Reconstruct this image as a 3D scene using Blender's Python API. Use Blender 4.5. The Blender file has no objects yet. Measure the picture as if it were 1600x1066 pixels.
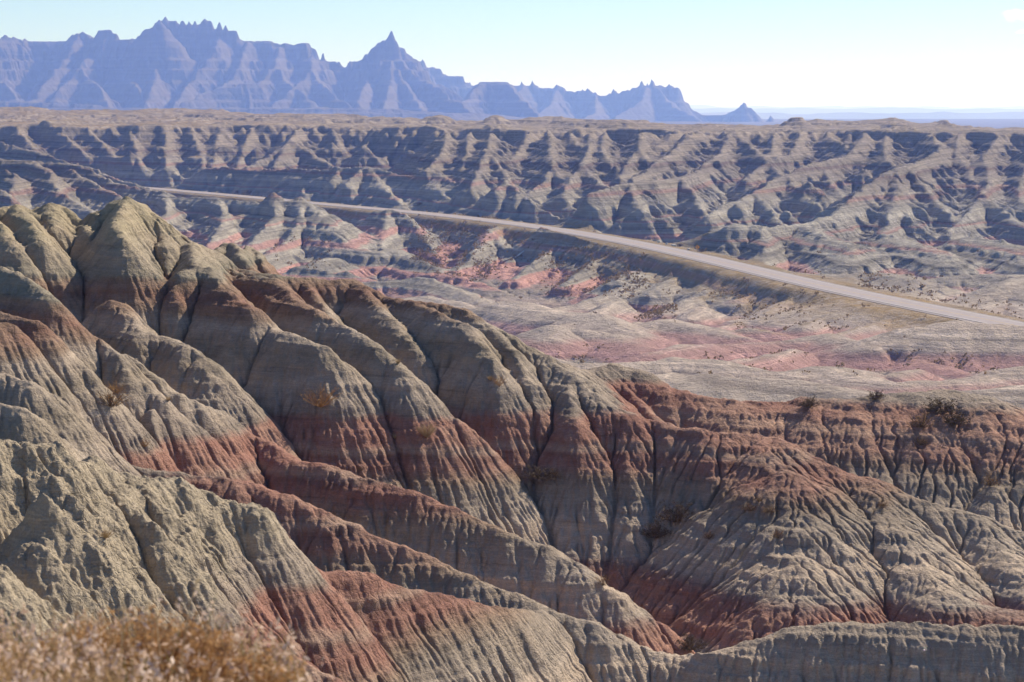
import bpy, math, random
import numpy as np
from mathutils import Vector

C = bpy.context.scene
COL = C.collection
R = math.radians

# ------------------------------------------------------------------ camera
FPX = 3500.0            # focal length in pixels of a 1600 px wide frame
HOR = 165.0             # row of the true horizon in that frame
cam_d = bpy.data.cameras.new('camera')
cam = bpy.data.objects.new('camera', cam_d)
COL.objects.link(cam)
cam_d.sensor_width = 36.0
cam_d.lens = FPX * 36.0 / 1600.0
cam_d.clip_start = 0.3
cam_d.clip_end = 90000.0
cam.location = (0, 0, 0)
cam.rotation_euler = (R(90) - math.atan((533 - HOR) / FPX), 0, 0)
cam_d.dof.use_dof = True
cam_d.dof.focus_distance = 140.0
cam_d.dof.aperture_fstop = 5.6
C.camera = cam

# ------------------------------------------------------------------ light
SUN_AZ, SUN_EL = 41.0, 35.0      # azimuth measured from the view axis (+Y) towards +X
world = bpy.data.worlds.new('World')
C.world = world
world.use_nodes = True
wn, wl = world.node_tree.nodes, world.node_tree.links
wn.clear()
sky = wn.new('ShaderNodeTexSky')
sky.sky_type = 'NISHITA'
sky.sun_disc = False
sky.sun_elevation = R(SUN_EL)
sky.sun_rotation = R(SUN_AZ)
sky.altitude = 900
sky.air_density = 1.0
sky.dust_density = 0.1
sky.ozone_density = 5.0
bgn = wn.new('ShaderNodeBackground')
bgn.inputs['Strength'].default_value = 0.085
wo = wn.new('ShaderNodeOutputWorld')
wl.new(bgn.outputs[0], wo.inputs['Surface'])
# a wisp or two of cloud low in the sky
tc = wn.new('ShaderNodeTexCoord')
def cloud_mask(direction, sx, sz, seed):
    vs = wn.new('ShaderNodeVectorMath'); vs.operation = 'SUBTRACT'
    wl.new(tc.outputs['Generated'], vs.inputs[0]); vs.inputs[1].default_value = direction
    vm = wn.new('ShaderNodeVectorMath'); vm.operation = 'MULTIPLY'
    wl.new(vs.outputs[0], vm.inputs[0]); vm.inputs[1].default_value = (1 / sx, 1 / sx, 1 / sz)
    ln = wn.new('ShaderNodeVectorMath'); ln.operation = 'LENGTH'; wl.new(vm.outputs[0], ln.inputs[0])
    nz = wn.new('ShaderNodeTexNoise'); nz.inputs['Scale'].default_value = 1.3; nz.inputs['Detail'].default_value = 6
    vo = wn.new('ShaderNodeVectorMath'); vo.operation = 'ADD'; wl.new(vm.outputs[0], vo.inputs[0]); vo.inputs[1].default_value = (seed, 0, 0)
    wl.new(vo.outputs[0], nz.inputs['Vector'])
    a = wn.new('ShaderNodeMath'); a.operation = 'MULTIPLY_ADD'; wl.new(nz.outputs[0], a.inputs[0]); a.inputs[1].default_value = 1.6; a.inputs[2].default_value = 0.1
    s = wn.new('ShaderNodeMath'); s.operation = 'SUBTRACT'; wl.new(a.outputs[0], s.inputs[0]); wl.new(ln.outputs['Value'], s.inputs[1])
    m = wn.new('ShaderNodeMapRange'); wl.new(s.outputs[0], m.inputs[0]); m.inputs[1].default_value = 0; m.inputs[2].default_value = 0.6
    return m.outputs[0]
def pdir(px, py):
    v = Vector(((px - 800) / FPX, 1, (HOR - py) / FPX)); v.normalize(); return tuple(v)
m1 = cloud_mask(pdir(1590, 26), 0.011, 0.0030, 3.0)
m2 = cloud_mask(pdir(1597, 51), 0.006, 0.0011, 9.0)
mx = wn.new('ShaderNodeMath'); mx.operation = 'MAXIMUM'; wl.new(m1, mx.inputs[0]); wl.new(m2, mx.inputs[1])
mc = wn.new('ShaderNodeMix'); mc.data_type = 'RGBA'
wl.new(mx.outputs[0], mc.inputs[0]); wl.new(sky.outputs[0], mc.inputs[6]); mc.inputs[7].default_value = (14, 12.4, 11.6, 1)
tint = wn.new('ShaderNodeMix'); tint.data_type = 'RGBA'; tint.blend_type = 'MULTIPLY'; tint.inputs[0].default_value = 1.0
wl.new(mc.outputs[2], tint.inputs[6]); tint.inputs[7].default_value = (.91, .97, 1.07, 1)
wl.new(tint.outputs[2], bgn.inputs['Color'])

sun_d = bpy.data.lights.new('sun', 'SUN')
sun = bpy.data.objects.new('sun', sun_d)
COL.objects.link(sun)
sun_d.energy = 5.0
sun_d.angle = R(0.5)
sun_d.color = (1.0, 0.90, 0.77)
sdir = Vector((math.sin(R(SUN_AZ)) * math.cos(R(SUN_EL)), math.cos(R(SUN_AZ)) * math.cos(R(SUN_EL)), math.sin(R(SUN_EL))))
sun.rotation_euler = sdir.to_track_quat('Z', 'Y').to_euler()

C.view_settings.view_transform = 'Standard'
C.view_settings.look = 'None'
C.view_settings.gamma = 1.0
C.view_settings.exposure = 0.52
C.cycles.max_bounces = 5
C.cycles.diffuse_bounces = 3
C.cycles.volume_bounces = 1
C.cycles.transparent_max_bounces = 8

# ------------------------------------------------------------------ numeric helpers
def tag(o, label=None, cat=None, group=None, kind=None):
    if label: o['label'] = label
    if cat: o['category'] = cat
    if group: o['group'] = group
    if kind: o['kind'] = kind
    return o

def _hash(ix, iy, seed):
    h = (ix.astype(np.uint32) * np.uint32(374761393) + iy.astype(np.uint32) * np.uint32(668265263) + np.uint32(seed * 2654435761 & 0xffffffff))
    h = (h ^ (h >> np.uint32(13))) * np.uint32(1274126177)
    h = h ^ (h >> np.uint32(16))
    return h

def noise(x, y, seed=0):
    """gradient noise, about -1..1"""
    x = np.asarray(x, np.float32); y = np.asarray(y, np.float32)
    xi = np.floor(x); yi = np.floor(y)
    fx = x - xi; fy = y - yi
    xi = xi.astype(np.int32); yi = yi.astype(np.int32)
    u = fx * fx * fx * (fx * (fx * 6 - 15) + 10); v = fy * fy * fy * (fy * (fy * 6 - 15) + 10)
    def g(dx, dy):
        a = _hash(xi + dx, yi + dy, seed).astype(np.float32) * np.float32(2 * math.pi / 4294967296.0)
        return np.cos(a) * (fx - dx) + np.sin(a) * (fy - dy)
    n0 = g(0, 0); n0 += u * (g(1, 0) - n0)
    n1 = g(0, 1); n1 += u * (g(1, 1) - n1)
    return (n0 + v * (n1 - n0)) * 1.5

def fbm(x, y, octv=4, seed=0, gain=0.5):
    s = 0; a = 1.0; f = 1.0
    for k in range(octv):
        s = s + a * noise(x * f, y * f, seed + k * 17); a *= gain; f *= 2.03
    return s

def sstep(a, b, x):
    t = np.clip((x - a) / (b - a), 0, 1); return t * t * (3 - 2 * t)

def W(px, py, Y):
    return ((px - 800) / FPX * Y, Y, (HOR - py) / FPX * Y)
def WZ(px, py, z):
    Y = -z * FPX / (py - HOR); return ((px - 800) / FPX * Y, Y, z)

def make_fan(delta, y0, y1, umax=0.245):
    nc = int(2 * umax / delta) + 1
    nr = int(math.log(y1 / y0) / delta) + 1
    u = np.linspace(-umax, umax, nc, dtype=np.float32)
    Y = (y0 * np.exp(np.linspace(0, math.log(y1 / y0), nr))).astype(np.float32)
    return u[None, :] * Y[:, None], np.repeat(Y[:, None], nc, 1)

def resample(a, nr, nc):
    r = np.linspace(0, a.shape[0] - 1, nr); c = np.linspace(0, a.shape[1] - 1, nc)
    r0 = np.minimum(r.astype(int), a.shape[0] - 2); c0 = np.minimum(c.astype(int), a.shape[1] - 2)
    fr = (r - r0).astype(np.float32)[:, None]; fc = (c - c0).astype(np.float32)[None, :]
    b = a[r0] * (1 - fr) + a[r0 + 1] * fr
    return b[:, c0] * (1 - fc) + b[:, c0 + 1] * fc

def ridge_field(X, Y, ridges, base):
    """height = highest of many sharp-backed ridges; each ridge = (points, side slope, crest radius)"""
    H = base.astype(np.float32).copy()
    rowY = Y[:, 0]
    for pts, s, rr in ridges:
        for (ax, ay, az), (bx, by, bz) in zip(pts[:-1], pts[1:]):
            reach = max(az, bz) - float(base.min())
            reach = reach / s + rr + 1e-3
            i0, i1 = np.searchsorted(rowY, [min(ay, by) - reach, max(ay, by) + reach])
            if i1 <= i0: continue
            xs = X[i0:i1]; 
            ur = (min(ax, bx) - reach) / rowY[i0 if min(ax, bx) - reach < 0 else i1 - 1], (max(ax, bx) + reach) / rowY[i0 if max(ax, bx) + reach > 0 else i1 - 1]
            ucol = X[0] / rowY[0]
            j0, j1 = np.searchsorted(ucol, ur)
            if j1 <= j0: continue
            x = X[i0:i1, j0:j1]; y = Y[i0:i1, j0:j1]
            dx, dy = bx - ax, by - ay
            L = dx * dx + dy * dy + 1e-9
            t = np.clip(((x - ax) * dx + (y - ay) * dy) / L, 0, 1)
            d2 = (x - ax - t * dx) ** 2 + (y - ay - t * dy) ** 2
            h = az + t * (bz - az) - s * (np.sqrt(d2 + rr * rr) - rr)
            np.maximum(H[i0:i1, j0:j1], h, out=H[i0:i1, j0:j1])
    return H

NB = [(-1, 0), (1, 0), (0, -1), (0, 1), (-1, -1), (-1, 1), (1, -1), (1, 1)]
def erode(z, cell, n, K, m=0.5, talus=1.3, A=None, flow_it=40, hard=None, reflow=4, cap=900.0):
    """stream-power incision plus slope-limited hillsides; cell = cell size (column vector)"""
    nr, nc = z.shape
    cell = cell.reshape(-1, 1).astype(np.float32)
    area = (cell * cell) * np.ones_like(z)
    if A is None: A = area.copy()
    def sh(P, dy, dx): return P[1 + dy:1 + dy + nr, 1 + dx:1 + dx + nc]
    for it in range(n):
        P = np.pad(z, 1, mode='edge')
        zr = z.copy(); best = np.zeros_like(z); dist = np.ones_like(z)
        do = it % reflow == 0
        if do: ws = []; tot = np.full_like(z, 1e-9)
        for dy, dx in NB:
            D = cell * (1.41421 if dy and dx else 1.0)
            zn = sh(P, dy, dx)
            s = (z - zn) / D
            up = s > best
            best = np.where(up, s, best); zr = np.where(up, zn, zr); dist = np.where(up, D, dist)
            if do:
                w = np.maximum(s, 0) ** 2 + 0; ws.append(w); tot += w
        if do:
            ws = [w / tot for w in ws]
            for k in range(flow_it):
                N = area.copy()
                for (dy, dx), w in zip(NB, ws):
                    f = w * A
                    # send to neighbour (dy,dx)
                    ys = slice(max(dy, 0), nr + min(dy, 0)); yd = slice(max(-dy, 0), nr + min(-dy, 0))
                    xs = slice(max(dx, 0), nc + min(dx, 0)); xd = slice(max(-dx, 0), nc + min(-dx, 0))
                    N[ys, xs] += f[yd, xd]
                A = N
        k = K * np.sqrt(np.minimum(A, area * cap)) / dist
        if hard is not None: k = k * hard(z)
        z = z + k / (1 + k) * (zr - z)
        lim = zr + talus * dist
        z = np.where(z > lim, z + (lim - z) * 0.5, z)
    return z, A

def grid_mesh(name, X, Y, Z, mat, attrs=None):
    nr, nc = Z.shape
    me = bpy.data.meshes.new(name)
    co = np.empty((nr * nc, 3), np.float32)
    co[:, 0] = X.ravel(); co[:, 1] = Y.ravel(); co[:, 2] = Z.ravel()
    me.vertices.add(nr * nc); me.vertices.foreach_set('co', co.ravel())
    i = (np.arange(nr - 1)[:, None] * nc + np.arange(nc - 1)[None, :]).astype(np.int32).ravel()
    q = np.stack([i, i + 1, i + nc + 1, i + nc], 1).ravel()
    nf = (nr - 1) * (nc - 1)
    me.loops.add(nf * 4); me.loops.foreach_set('vertex_index', q)
    me.polygons.add(nf); me.polygons.foreach_set('loop_start', np.arange(0, nf * 4, 4, dtype=np.int32))
    me.polygons.foreach_set('use_smooth', np.ones(nf, bool))
    me.update(calc_edges=True)
    for k, a in (attrs or {}).items():
        at = me.attributes.new(k, 'FLOAT', 'POINT'); at.data.foreach_set('value', np.ascontiguousarray(a, dtype=np.float32).ravel())
    me.materials.append(mat)
    o = bpy.data.objects.new(name, me); COL.objects.link(o)
    return o

# ------------------------------------------------------------------ materials
class NT:
    def __init__(s, name):
        s.m = bpy.data.materials.new(name); s.m.use_nodes = True
        s.n = s.m.node_tree.nodes; s.l = s.m.node_tree.links
        s.n.clear()
        s.out = s.n.new('ShaderNodeOutputMaterial')
    def new(s, t, **kw):
        n = s.n.new('ShaderNode' + t)
        for k, v in kw.items(): setattr(n, k, v)
        return n
    def put(s, inp, v):
        if hasattr(v, 'node'): s.l.new(v, inp)
        else: inp.default_value = v
    def math(s, op, a, b=0.0, c=0.0, clamp=False):
        n = s.new('Math', operation=op); n.use_clamp = clamp
        s.put(n.inputs[0], a); s.put(n.inputs[1], b); s.put(n.inputs[2], c); return n.outputs[0]
    def vmul(s, a, v):
        n = s.new('VectorMath', operation='MULTIPLY'); s.put(n.inputs[0], a); n.inputs[1].default_value = v; return n.outputs[0]
    def noise(s, vec, scale, detail=4, rough=0.55):
        n = s.new('TexNoise'); s.put(n.inputs['Vector'], vec); n.inputs['Scale'].default_value = scale
        n.inputs['Detail'].default_value = detail; n.inputs['Roughness'].default_value = rough; return n.outputs[0]
    def vor(s, vec, scale, feature='F1', rnd=1.0):
        n = s.new('TexVoronoi', feature=feature); s.put(n.inputs['Vector'], vec); n.inputs['Scale'].default_value = scale
        n.inputs['Randomness'].default_value = rnd; return n.outputs['Distance']
    def ramp(s, fac, stops, interp='LINEAR'):
        n = s.new('ValToRGB'); cr = n.color_ramp; cr.interpolation = interp
        while len(cr.elements) > 1: cr.elements.remove(cr.elements[0])
        cr.elements[0].position = stops[0][0]; cr.elements[0].color = (*stops[0][1], 1)
        for p, c in stops[1:]:
            e = cr.elements.new(p); e.color = (*c, 1)
        s.put(n.inputs[0], fac); return n.outputs[0]
    def maprange(s, v, a, b, c=0.0, d=1.0, smooth=False):
        n = s.new('MapRange'); s.put(n.inputs[0], v)
        if smooth: n.interpolation_type = 'SMOOTHSTEP'
        for i, x in enumerate((a, b, c, d)): n.inputs[i + 1].default_value = x
        return n.outputs[0]
    def mix(s, f, a, b, blend='MIX'):
        n = s.new('Mix', data_type='RGBA', blend_type=blend)
        s.put(n.inputs[0], f); s.put(n.inputs[6], a if hasattr(a, 'node') else (*a, 1)); s.put(n.inputs[7], b if hasattr(b, 'node') else (*b, 1))
        return n.outputs[2]
    def attr(s, name):
        n = s.new('Attribute'); n.attribute_name = name; return n.outputs['Fac']
    def pos(s):
        return s.new('NewGeometry').outputs['Position']
    def sep(s, v):
        n = s.new('SeparateXYZ'); s.put(n.inputs[0], v); return n.outputs
    def bsdf(s, col, rough=0.95, bump=None, bdist=0.01, bstr=1.0, spec=0.2, trans=None):
        b = s.new('BsdfPrincipled'); s.put(b.inputs['Base Color'], col if hasattr(col, 'node') else (*col, 1))
        s.put(b.inputs['Roughness'], rough); b.inputs['Specular IOR Level'].default_value = spec
        if bump is not None:
            bn = s.new('Bump'); s.put(bn.inputs['Height'], bump); bn.inputs['Distance'].default_value = bdist; bn.inputs['Strength'].default_value = bstr
            s.l.new(bn.outputs[0], b.inputs['Normal'])
        s.l.new(b.outputs[0], s.out.inputs['Surface'])
        return s.m

def zramp(t, z, z0, z1, stops):
    f = t.maprange(z, z0, z1)
    return t.ramp(f, [((a - z0) / (z1 - z0), c) for a, c in stops])

# palette (surface colours)
OLIVE = (.335, .275, .195); GREY = (.365, .295, .225); TAN = (.470, .365, .265); PALE = (.40, .37, .30)
RED = (.295, .148, .106); ORED = (.415, .212, .145); DRED = (.165, .080, .060); BROWN = (.250, .170, .115)

def near_material():
    t = NT('near badlands clay')
    p = t.pos(); x, y, z = t.sep(p)
    flat = t.vmul(p, (1, 1, 0))
    warp = t.math('MULTIPLY_ADD', t.noise(flat, 0.16, 3), 1.0, -0.5)
    warp2 = t.math('MULTIPLY_ADD', t.noise(p, 2.5, 4), 0.22, -0.11)
    dip = t.math('ADD', t.math('MULTIPLY', x, 0.055), t.math('MULTIPLY_ADD', y, 0.010, -0.6))
    zz = t.math('ADD', t.math('ADD', t.math('ADD', z, dip), warp), warp2)
    stops = [(-16, GREY), (-14.3, (.26, .235, .195)), (-14.0, ORED), (-13.2, RED), (-13.0, (.27, .18, .14)), (-12.85, GREY),
             (-12.3, TAN), (-11.9, GREY), (-11.2, (.27, .215, .16)), (-10.9, BROWN), (-10.55, RED), (-10.25, (.225, .115, .085)), (-10.12, (.33, .215, .155)), (-9.98, (.32, .19, .135)), (-9.9, RED),
             (-9.35, RED), (-9.15, (.25, .20, .155)), (-8.4, GREY), (-7.6, (.26, .21, .15)), (-7.0, GREY), (-6.75, BROWN), (-6.35, (.235, .13, .09)), (-5.95, BROWN), (-5.8, (.25, .22, .16)), (-5.2, OLIVE), (-4.4, (.335, .275, .175)), (-3.0, (.35, .29, .19))]
    near_c = zramp(t, zz, -16, -3, stops)
    # thin laminae, level beds a hand thick
    lam = t.noise(t.vmul(p, (0.35, 0.35, 7.5)), 1.0, 5, 0.66)
    lamr = t.new('ValToRGB'); t.put(lamr.inputs[0], lam); er = lamr.color_ramp.elements
    er[0].position = .35; er[0].color = (.76, .76, .76, 1); er[1].position = .38; er[1].color = (.98, .98, .98, 1)
    for q, w_ in ((.50, 1.0), (.535, 1.2), (.56, 1.0), (.62, .97), (.66, 1.18)):
        e_ = er.new(q); e_.color = (w_, w_, w_, 1)
    lamf = t.math('MULTIPLY', lamr.outputs[0], 1.0)
    mott = t.maprange(t.noise(p, 2.2, 6, 0.6), 0.3, 0.7, 0.84, 1.16)
    grain = t.maprange(t.noise(p, 28.0, 4, 0.7), 0.3, 0.7, 0.80, 1.20)
    f = t.math('MULTIPLY', t.math('MULTIPLY', lamf, mott), grain)
    col = t.mix(1.0, near_c, t.new('CombineColor').outputs[0], 'MULTIPLY') if False else near_c
    sc = t.new('VectorMath', operation='SCALE'); t.put(sc.inputs[0], col); t.put(sc.inputs['Scale'], f)
    col = sc.outputs[0]
    pat = t.maprange(t.noise(p, 0.55, 5, 0.65), 0.44, 0.62)
    tanc = t.new('VectorMath', operation='SCALE'); tanc.inputs[0].default_value = (.36, .265, .185); t.put(tanc.inputs['Scale'], f)
    col = t.mix(t.math('MULTIPLY', pat, 0.28), col, tanc.outputs[0])
    sh = t.math('MULTIPLY', t.maprange(y, 71.5, 75.0), t.maprange(x, 1.0, 5.0))
    sh = t.math('MULTIPLY', sh, t.maprange(t.math('ADD', z, t.math('MULTIPLY', t.noise(p, .8, 3), .8)), -9.7, -10.3))
    tan2 = t.new('VectorMath', operation='SCALE'); tan2.inputs[0].default_value = (.43, .262, .180); t.put(tan2.inputs['Scale'], f)
    col = t.mix(t.math('MULTIPLY', sh, 0.6), col, tan2.outputs[0])
    # crumbly pale crust of the nearest knoll
    crust = t.attr('crust')
    cc = t.new('VectorMath', operation='SCALE'); cc.inputs[0].default_value = (.35, .285, .20); t.put(cc.inputs['Scale'], f)
    col = t.mix(crust, col, cc.outputs[0])
    # popcorn crust: cracks and crumbs
    w = t.new('VectorMath', operation='ADD'); t.put(w.inputs[0], p)
    nv = t.new('TexNoise'); t.put(nv.inputs['Vector'], p); nv.inputs['Scale'].default_value = 9
    nm = t.vmul(nv.outputs['Color'], (0.06, 0.06, 0.06)); t.put(w.inputs[1], nm)
    crack = t.maprange(t.vor(w.outputs[0], 6.0, 'DISTANCE_TO_EDGE'), 0.0, 0.08)
    crack = t.math('MULTIPLY', crack, t.maprange(t.noise(p, 0.5, 4), .42, .62))
    b = t.math('MULTIPLY_ADD', crack, 0.45, t.math('MULTIPLY', t.noise(p, 16, 5, 0.65), 1.1))
    b = t.math('ADD', b, t.math('MULTIPLY', lam, 1.2))
    b = t.math('ADD', b, t.math('MULTIPLY', t.noise(p, 5, 4, 0.6), 1.8))
    return t.bsdf(col, 0.95, b, 0.055, 0.8, spec=0.12)

def mid_material():
    t = NT('valley badlands clay')
    p = t.pos(); x, y, z = t.sep(p)
    warp = t.math('MULTIPLY_ADD', t.noise(t.vmul(p, (1, 1, 0)), 0.006, 3), 5.0, -2.5)
    warp2 = t.math('MULTIPLY_ADD', t.noise(p, 0.3, 3), 0.5, -0.25)
    zz = t.math('ADD', t.math('ADD', z, warp), warp2)
    BG = (.225, .20, .16); BG2 = (.31, .275, .22); PINK = (.37, .205, .165); WR = (.24, .185, .15)
    stops = [(-50, (.21, .18, .145)), (-47.2, (.24, .2, .165)), (-46.8, PINK), (-45.0, PINK), (-44.8, BG2), (-43, BG), (-41.5, BG2), (-40.9, PINK), (-39.8, (.34, .21, .175)), (-39.6, BG2),
             (-38, BG), (-36.4, BG2), (-36.1, (.30, .175, .14)), (-35.5, BG), (-33, BG2), (-31, BG), (-29.5, (.22, .185, .145)), (-29.1, (.235, .145, .115)), (-28.2, (.22, .155, .12)), (-27.9, (.24, .205, .16)), (-24, (.19, .155, .12)), (-22.9, (.145, .10, .08)), (-22.4, (.20, .165, .125)), (-15, (.215, .175, .13)), (-12, (.24, .19, .135))]
    c = zramp(t, zz, -50, -10, stops)
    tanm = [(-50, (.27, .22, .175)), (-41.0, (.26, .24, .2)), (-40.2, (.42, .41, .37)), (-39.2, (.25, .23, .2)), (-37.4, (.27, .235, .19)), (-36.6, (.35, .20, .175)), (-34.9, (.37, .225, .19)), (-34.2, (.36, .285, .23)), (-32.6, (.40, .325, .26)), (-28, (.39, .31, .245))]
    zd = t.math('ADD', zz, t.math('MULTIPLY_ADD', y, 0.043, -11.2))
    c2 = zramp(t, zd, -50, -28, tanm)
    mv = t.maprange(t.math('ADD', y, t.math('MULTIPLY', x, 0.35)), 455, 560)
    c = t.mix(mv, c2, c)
    lam = t.noise(t.vmul(p, (0.006, 0.006, 0.75)), 1.0, 4, 0.62)
    lamr = t.new('ValToRGB'); t.put(lamr.inputs[0], lam); er = lamr.color_ramp.elements
    er[0].position = .36; er[0].color = (.66, .66, .67, 1); er[1].position = .40; er[1].color = (.98, .98, .98, 1)
    for q, w_ in ((.50, 1.0), (.53, 1.38), (.56, 1.0), (.61, .84), (.65, 1.32)):
        e_ = er.new(q); e_.color = (w_, w_, w_, 1)
    lamf = t.math('MULTIPLY', lamr.outputs[0], 1.0)
    mott = t.maprange(t.noise(p, 0.25, 6, 0.6), 0.3, 0.7, 0.82, 1.18)
    f = t.math('MULTIPLY', t.math('MULTIPLY', lamf, mott), 1.2)
    sc = t.new('VectorMath', operation='SCALE'); t.put(sc.inputs[0], c); t.put(sc.inputs['Scale'], f)
    c = sc.outputs[0]
    g = t.attr('grass')
    gn = t.noise(p, 0.45, 6, 0.7)
    gm = t.math('MULTIPLY', g, t.maprange(gn, 0.3, 0.55), clamp=True)
    gcol = t.ramp(t.noise(p, 0.12, 6, 0.7), [(0.3, (.15, .11, .06)), (0.5, (.28, .19, .08)), (0.65, (.37, .24, .09)), (0.75, (.20, .17, .09))])
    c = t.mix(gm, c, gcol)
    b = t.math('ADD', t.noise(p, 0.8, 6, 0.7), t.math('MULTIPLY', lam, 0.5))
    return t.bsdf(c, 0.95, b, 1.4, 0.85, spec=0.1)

def far_material():
    t = NT('distant badlands rock')
    p = t.pos(); x, y, z = t.sep(p)
    lam = t.noise(t.vmul(p, (0.002, 0.002, 0.05)), 1.0, 5, 0.6)
    c = t.ramp(lam, [(0.3, (.09, .07, .055)), (0.45, (.14, .11, .085)), (0.55, (.11, .085, .065)), (0.7, (.17, .135, .105))])
    b = t.noise(t.vmul(p, (1, 1, 0.5)), 0.04, 6, 0.7)
    return t.bsdf(c, 0.95, b, 10.0, 0.9, spec=0.1)

# ------------------------------------------------------------------ NEAR HILL
def PZ(*p): return [WZ(*q) for q in p]
near = []
def nr_(s, rr, *p):
    p = list(p)
    if p[0][0] == -140: p.insert(0, (-460, p[0][1] - 12, p[0][2]))
    if p[-1][0] == 1760: p.append((2080, p[-1][1] + 20, p[-1][2] - .4))
    near.append((PZ(*p), s, rr))
# main crest
nr_(1.2, .45, (-140, 300, -3), (-60, 318, -3.3), (0, 322, -3.4), (25, 318, -3.35), (46, 328, -3.5), (52, 340, -3.75), (60, 322, -3.45), (80, 316, -3.3), (96, 321, -3.4), (118, 341, -3.85), (140, 346, -3.95),
    (158, 326, -3.5), (182, 312, -3.2), (197, 306, -3.05), (215, 316, -3.3), (240, 336, -3.7), (262, 352, -4.1), (300, 377, -4.6), (335, 392, -5), (372, 418, -5.6), (426, 430, -5.7), (480, 434, -5.85), (548, 436, -5.95), (572, 446, -6.1), (600, 462, -6.4), (645, 472, -6.5), (690, 474, -6.5), (725, 480, -6.6),
    (760, 503, -7), (801, 528, -7.5), (852, 556, -8.0))
nr_(1.1, .15, (338, 388, -5.1), (352, 376, -4.9), (366, 380, -4.95), (376, 396, -5.2))
nr_(1.1, .15, (376, 392, -5.15), (388, 382, -5.05), (400, 390, -5.2), (408, 412, -5.6))
nr_(1.3, .4, (25, 319, -3.35), (48, 345, -3.65), (62, 372, -4.1), (72, 400, -4.7), (80, 440, -5.6))
nr_(1.3, .4, (-40, 322, -3.35), (0, 350, -3.75), (20, 385, -4.3), (30, 415, -4.9))
nr_(1.1, .5, (78, 317, -3.3), (86, 352, -3.95), (92, 390, -4.8))
nr_(1.3, .3, (118, 342, -3.9), (142, 358, -4.05), (157, 386, -4.55), (167, 412, -5.0), (182, 432, -5.35), (198, 452, -5.7), (220, 482, -6.25), (234, 508, -6.75))
nr_(1.2, .4, (130, 380, -4.5), (128, 420, -5.2), (120, 460, -6.0))
nr_(1.3, .3, (197, 308, -3.1), (180, 348, -3.75), (192, 371, -4.1), (210, 394, -4.55), (220, 428, -5.2), (228, 465, -5.95), (236, 505, -6.8))
nr_(1.3, .3, (160, 326, -3.5), (152, 345, -3.85), (150, 370, -4.4))
nr_(1.3, .3, (262, 352, -4.1), (256, 380, -4.5), (262, 420, -5.25), (268, 460, -6.0), (276, 500, -6.9))
# long ridges
nr_(1.1, .5, (175, 468, -5.8), (215, 515, -6.5), (253, 526, -6.7), (290, 542, -6.9), (309, 558, -7.15), (327, 584, -7.55), (350, 627, -8.3), (380, 670, -8.95), (400, 685, -9.15), (450, 718, -9.55), (500, 730, -9.7), (570, 750, -9.95), (635, 768, -10.2),
    (700, 798, -10.6), (800, 843, -11.2), (850, 858, -11.4), (900, 888, -11.8), (950, 923, -12.3), (1025, 983, -13.3), (1075, 1030, -14.1))
nr_(1.15, .2, (190, 552, -6.75), (235, 584, -7.2), (266, 614, -7.7), (299, 627, -7.95), (355, 650, -8.55), (380, 672, -9.0))
nr_(1.15, .25, (-140, 390, -4.1), (-60, 400, -4.3), (0, 417, -4.5), (25, 427, -4.6), (46, 437, -4.75), (68, 457, -5.0), (89, 478, -5.4), (114, 508, -5.9), (152, 533, -6.3), (176, 548, -6.5), (190, 578, -6.95), (215, 596, -7.25), (241, 616, -7.55), (268, 642, -8.0), (296, 662, -8.35), (314, 690, -8.8), (337, 720, -9.3), (362, 750, -9.75))
nr_(1.2, .2, (236, 640, -7.85), (258, 672, -8.4), (278, 692, -8.7), (308, 740, -9.5))
nr_(1.2, .25, (-80, 460, -4.9), (0, 488, -5.25), (60, 505, -5.5), (96, 548, -6.2), (119, 568, -6.5), (139, 594, -7.0), (158, 630, -7.7))
nr_(1.2, .25, (-20, 500, -5.3), (12, 508, -5.45), (38, 545, -6.2), (44, 590, -7.1))
nr_(1.1, .5, (-140, 540, -5.5), (-60, 570, -5.95), (0, 587, -6.2), (38, 596, -6.3), (61, 622, -6.75), (81, 637, -7.0), (101, 662, -7.4), (127, 687, -7.8), (152, 710, -8.2), (190, 728, -8.5), (250, 742, -8.7), (300, 745, -8.75), (360, 751, -8.8), (390, 757, -8.9), (435, 775, -9.1), (500, 806, -9.5), (550, 828, -9.8), (625, 858, -10.2),
    (725, 908, -10.8), (800, 935, -11.15), (860, 963, -11.5), (925, 983, -11.75), (965, 1003, -12.05), (1025, 1030, -12.4), (1080, 1036, -12.45), (1125, 1033, -12.35), (1180, 1013, -12.1), (1250, 988, -11.8), (1350, 980, -11.7), (1450, 985, -11.75), (1600, 990, -11.8), (1760, 1000, -11.9))
nr_(1.15, .2, (-60, 610, -6.1), (0, 632, -6.4), (25, 634, -6.42), (51, 657, -6.8), (89, 690, -7.4), (115, 704, -7.7), (150, 716, -8.1))
# centre ridges
nr_(1.2, .4, (300, 378, -4.55), (304, 414, -5), (327, 417, -5.05), (337, 432, -5.3), (350, 451, -5.6), (388, 476, -6), (418, 509, -6.6), (451, 519, -6.7), (502, 544, -7.1), (532, 565, -7.5), (553, 598, -8.1), (568, 628, -8.6), (590, 658, -9.2), (612, 690, -9.8), (640, 725, -10.4), (690, 788, -11.5))
nr_(1.2, .25, (304, 414, -5.0), (283, 424, -5.15), (268, 455, -5.7), (256, 490, -6.4))
nr_(1.2, .4, (383, 430, -5.6), (426, 433, -5.62), (459, 466, -6.1), (502, 489, -6.4), (527, 504, -6.65), (563, 522, -6.9), (591, 542, -7.2), (624, 572, -7.7), (641, 603, -8.3), (659, 636, -8.9), (705, 653, -9.2), (725, 669, -9.5), (745, 720, -10.5), (770, 775, -11.5))
nr_(1.2, .15, (350, 410, -5.4), (395, 440, -5.8), (430, 470, -6.2), (448, 500, -6.7))
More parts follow.
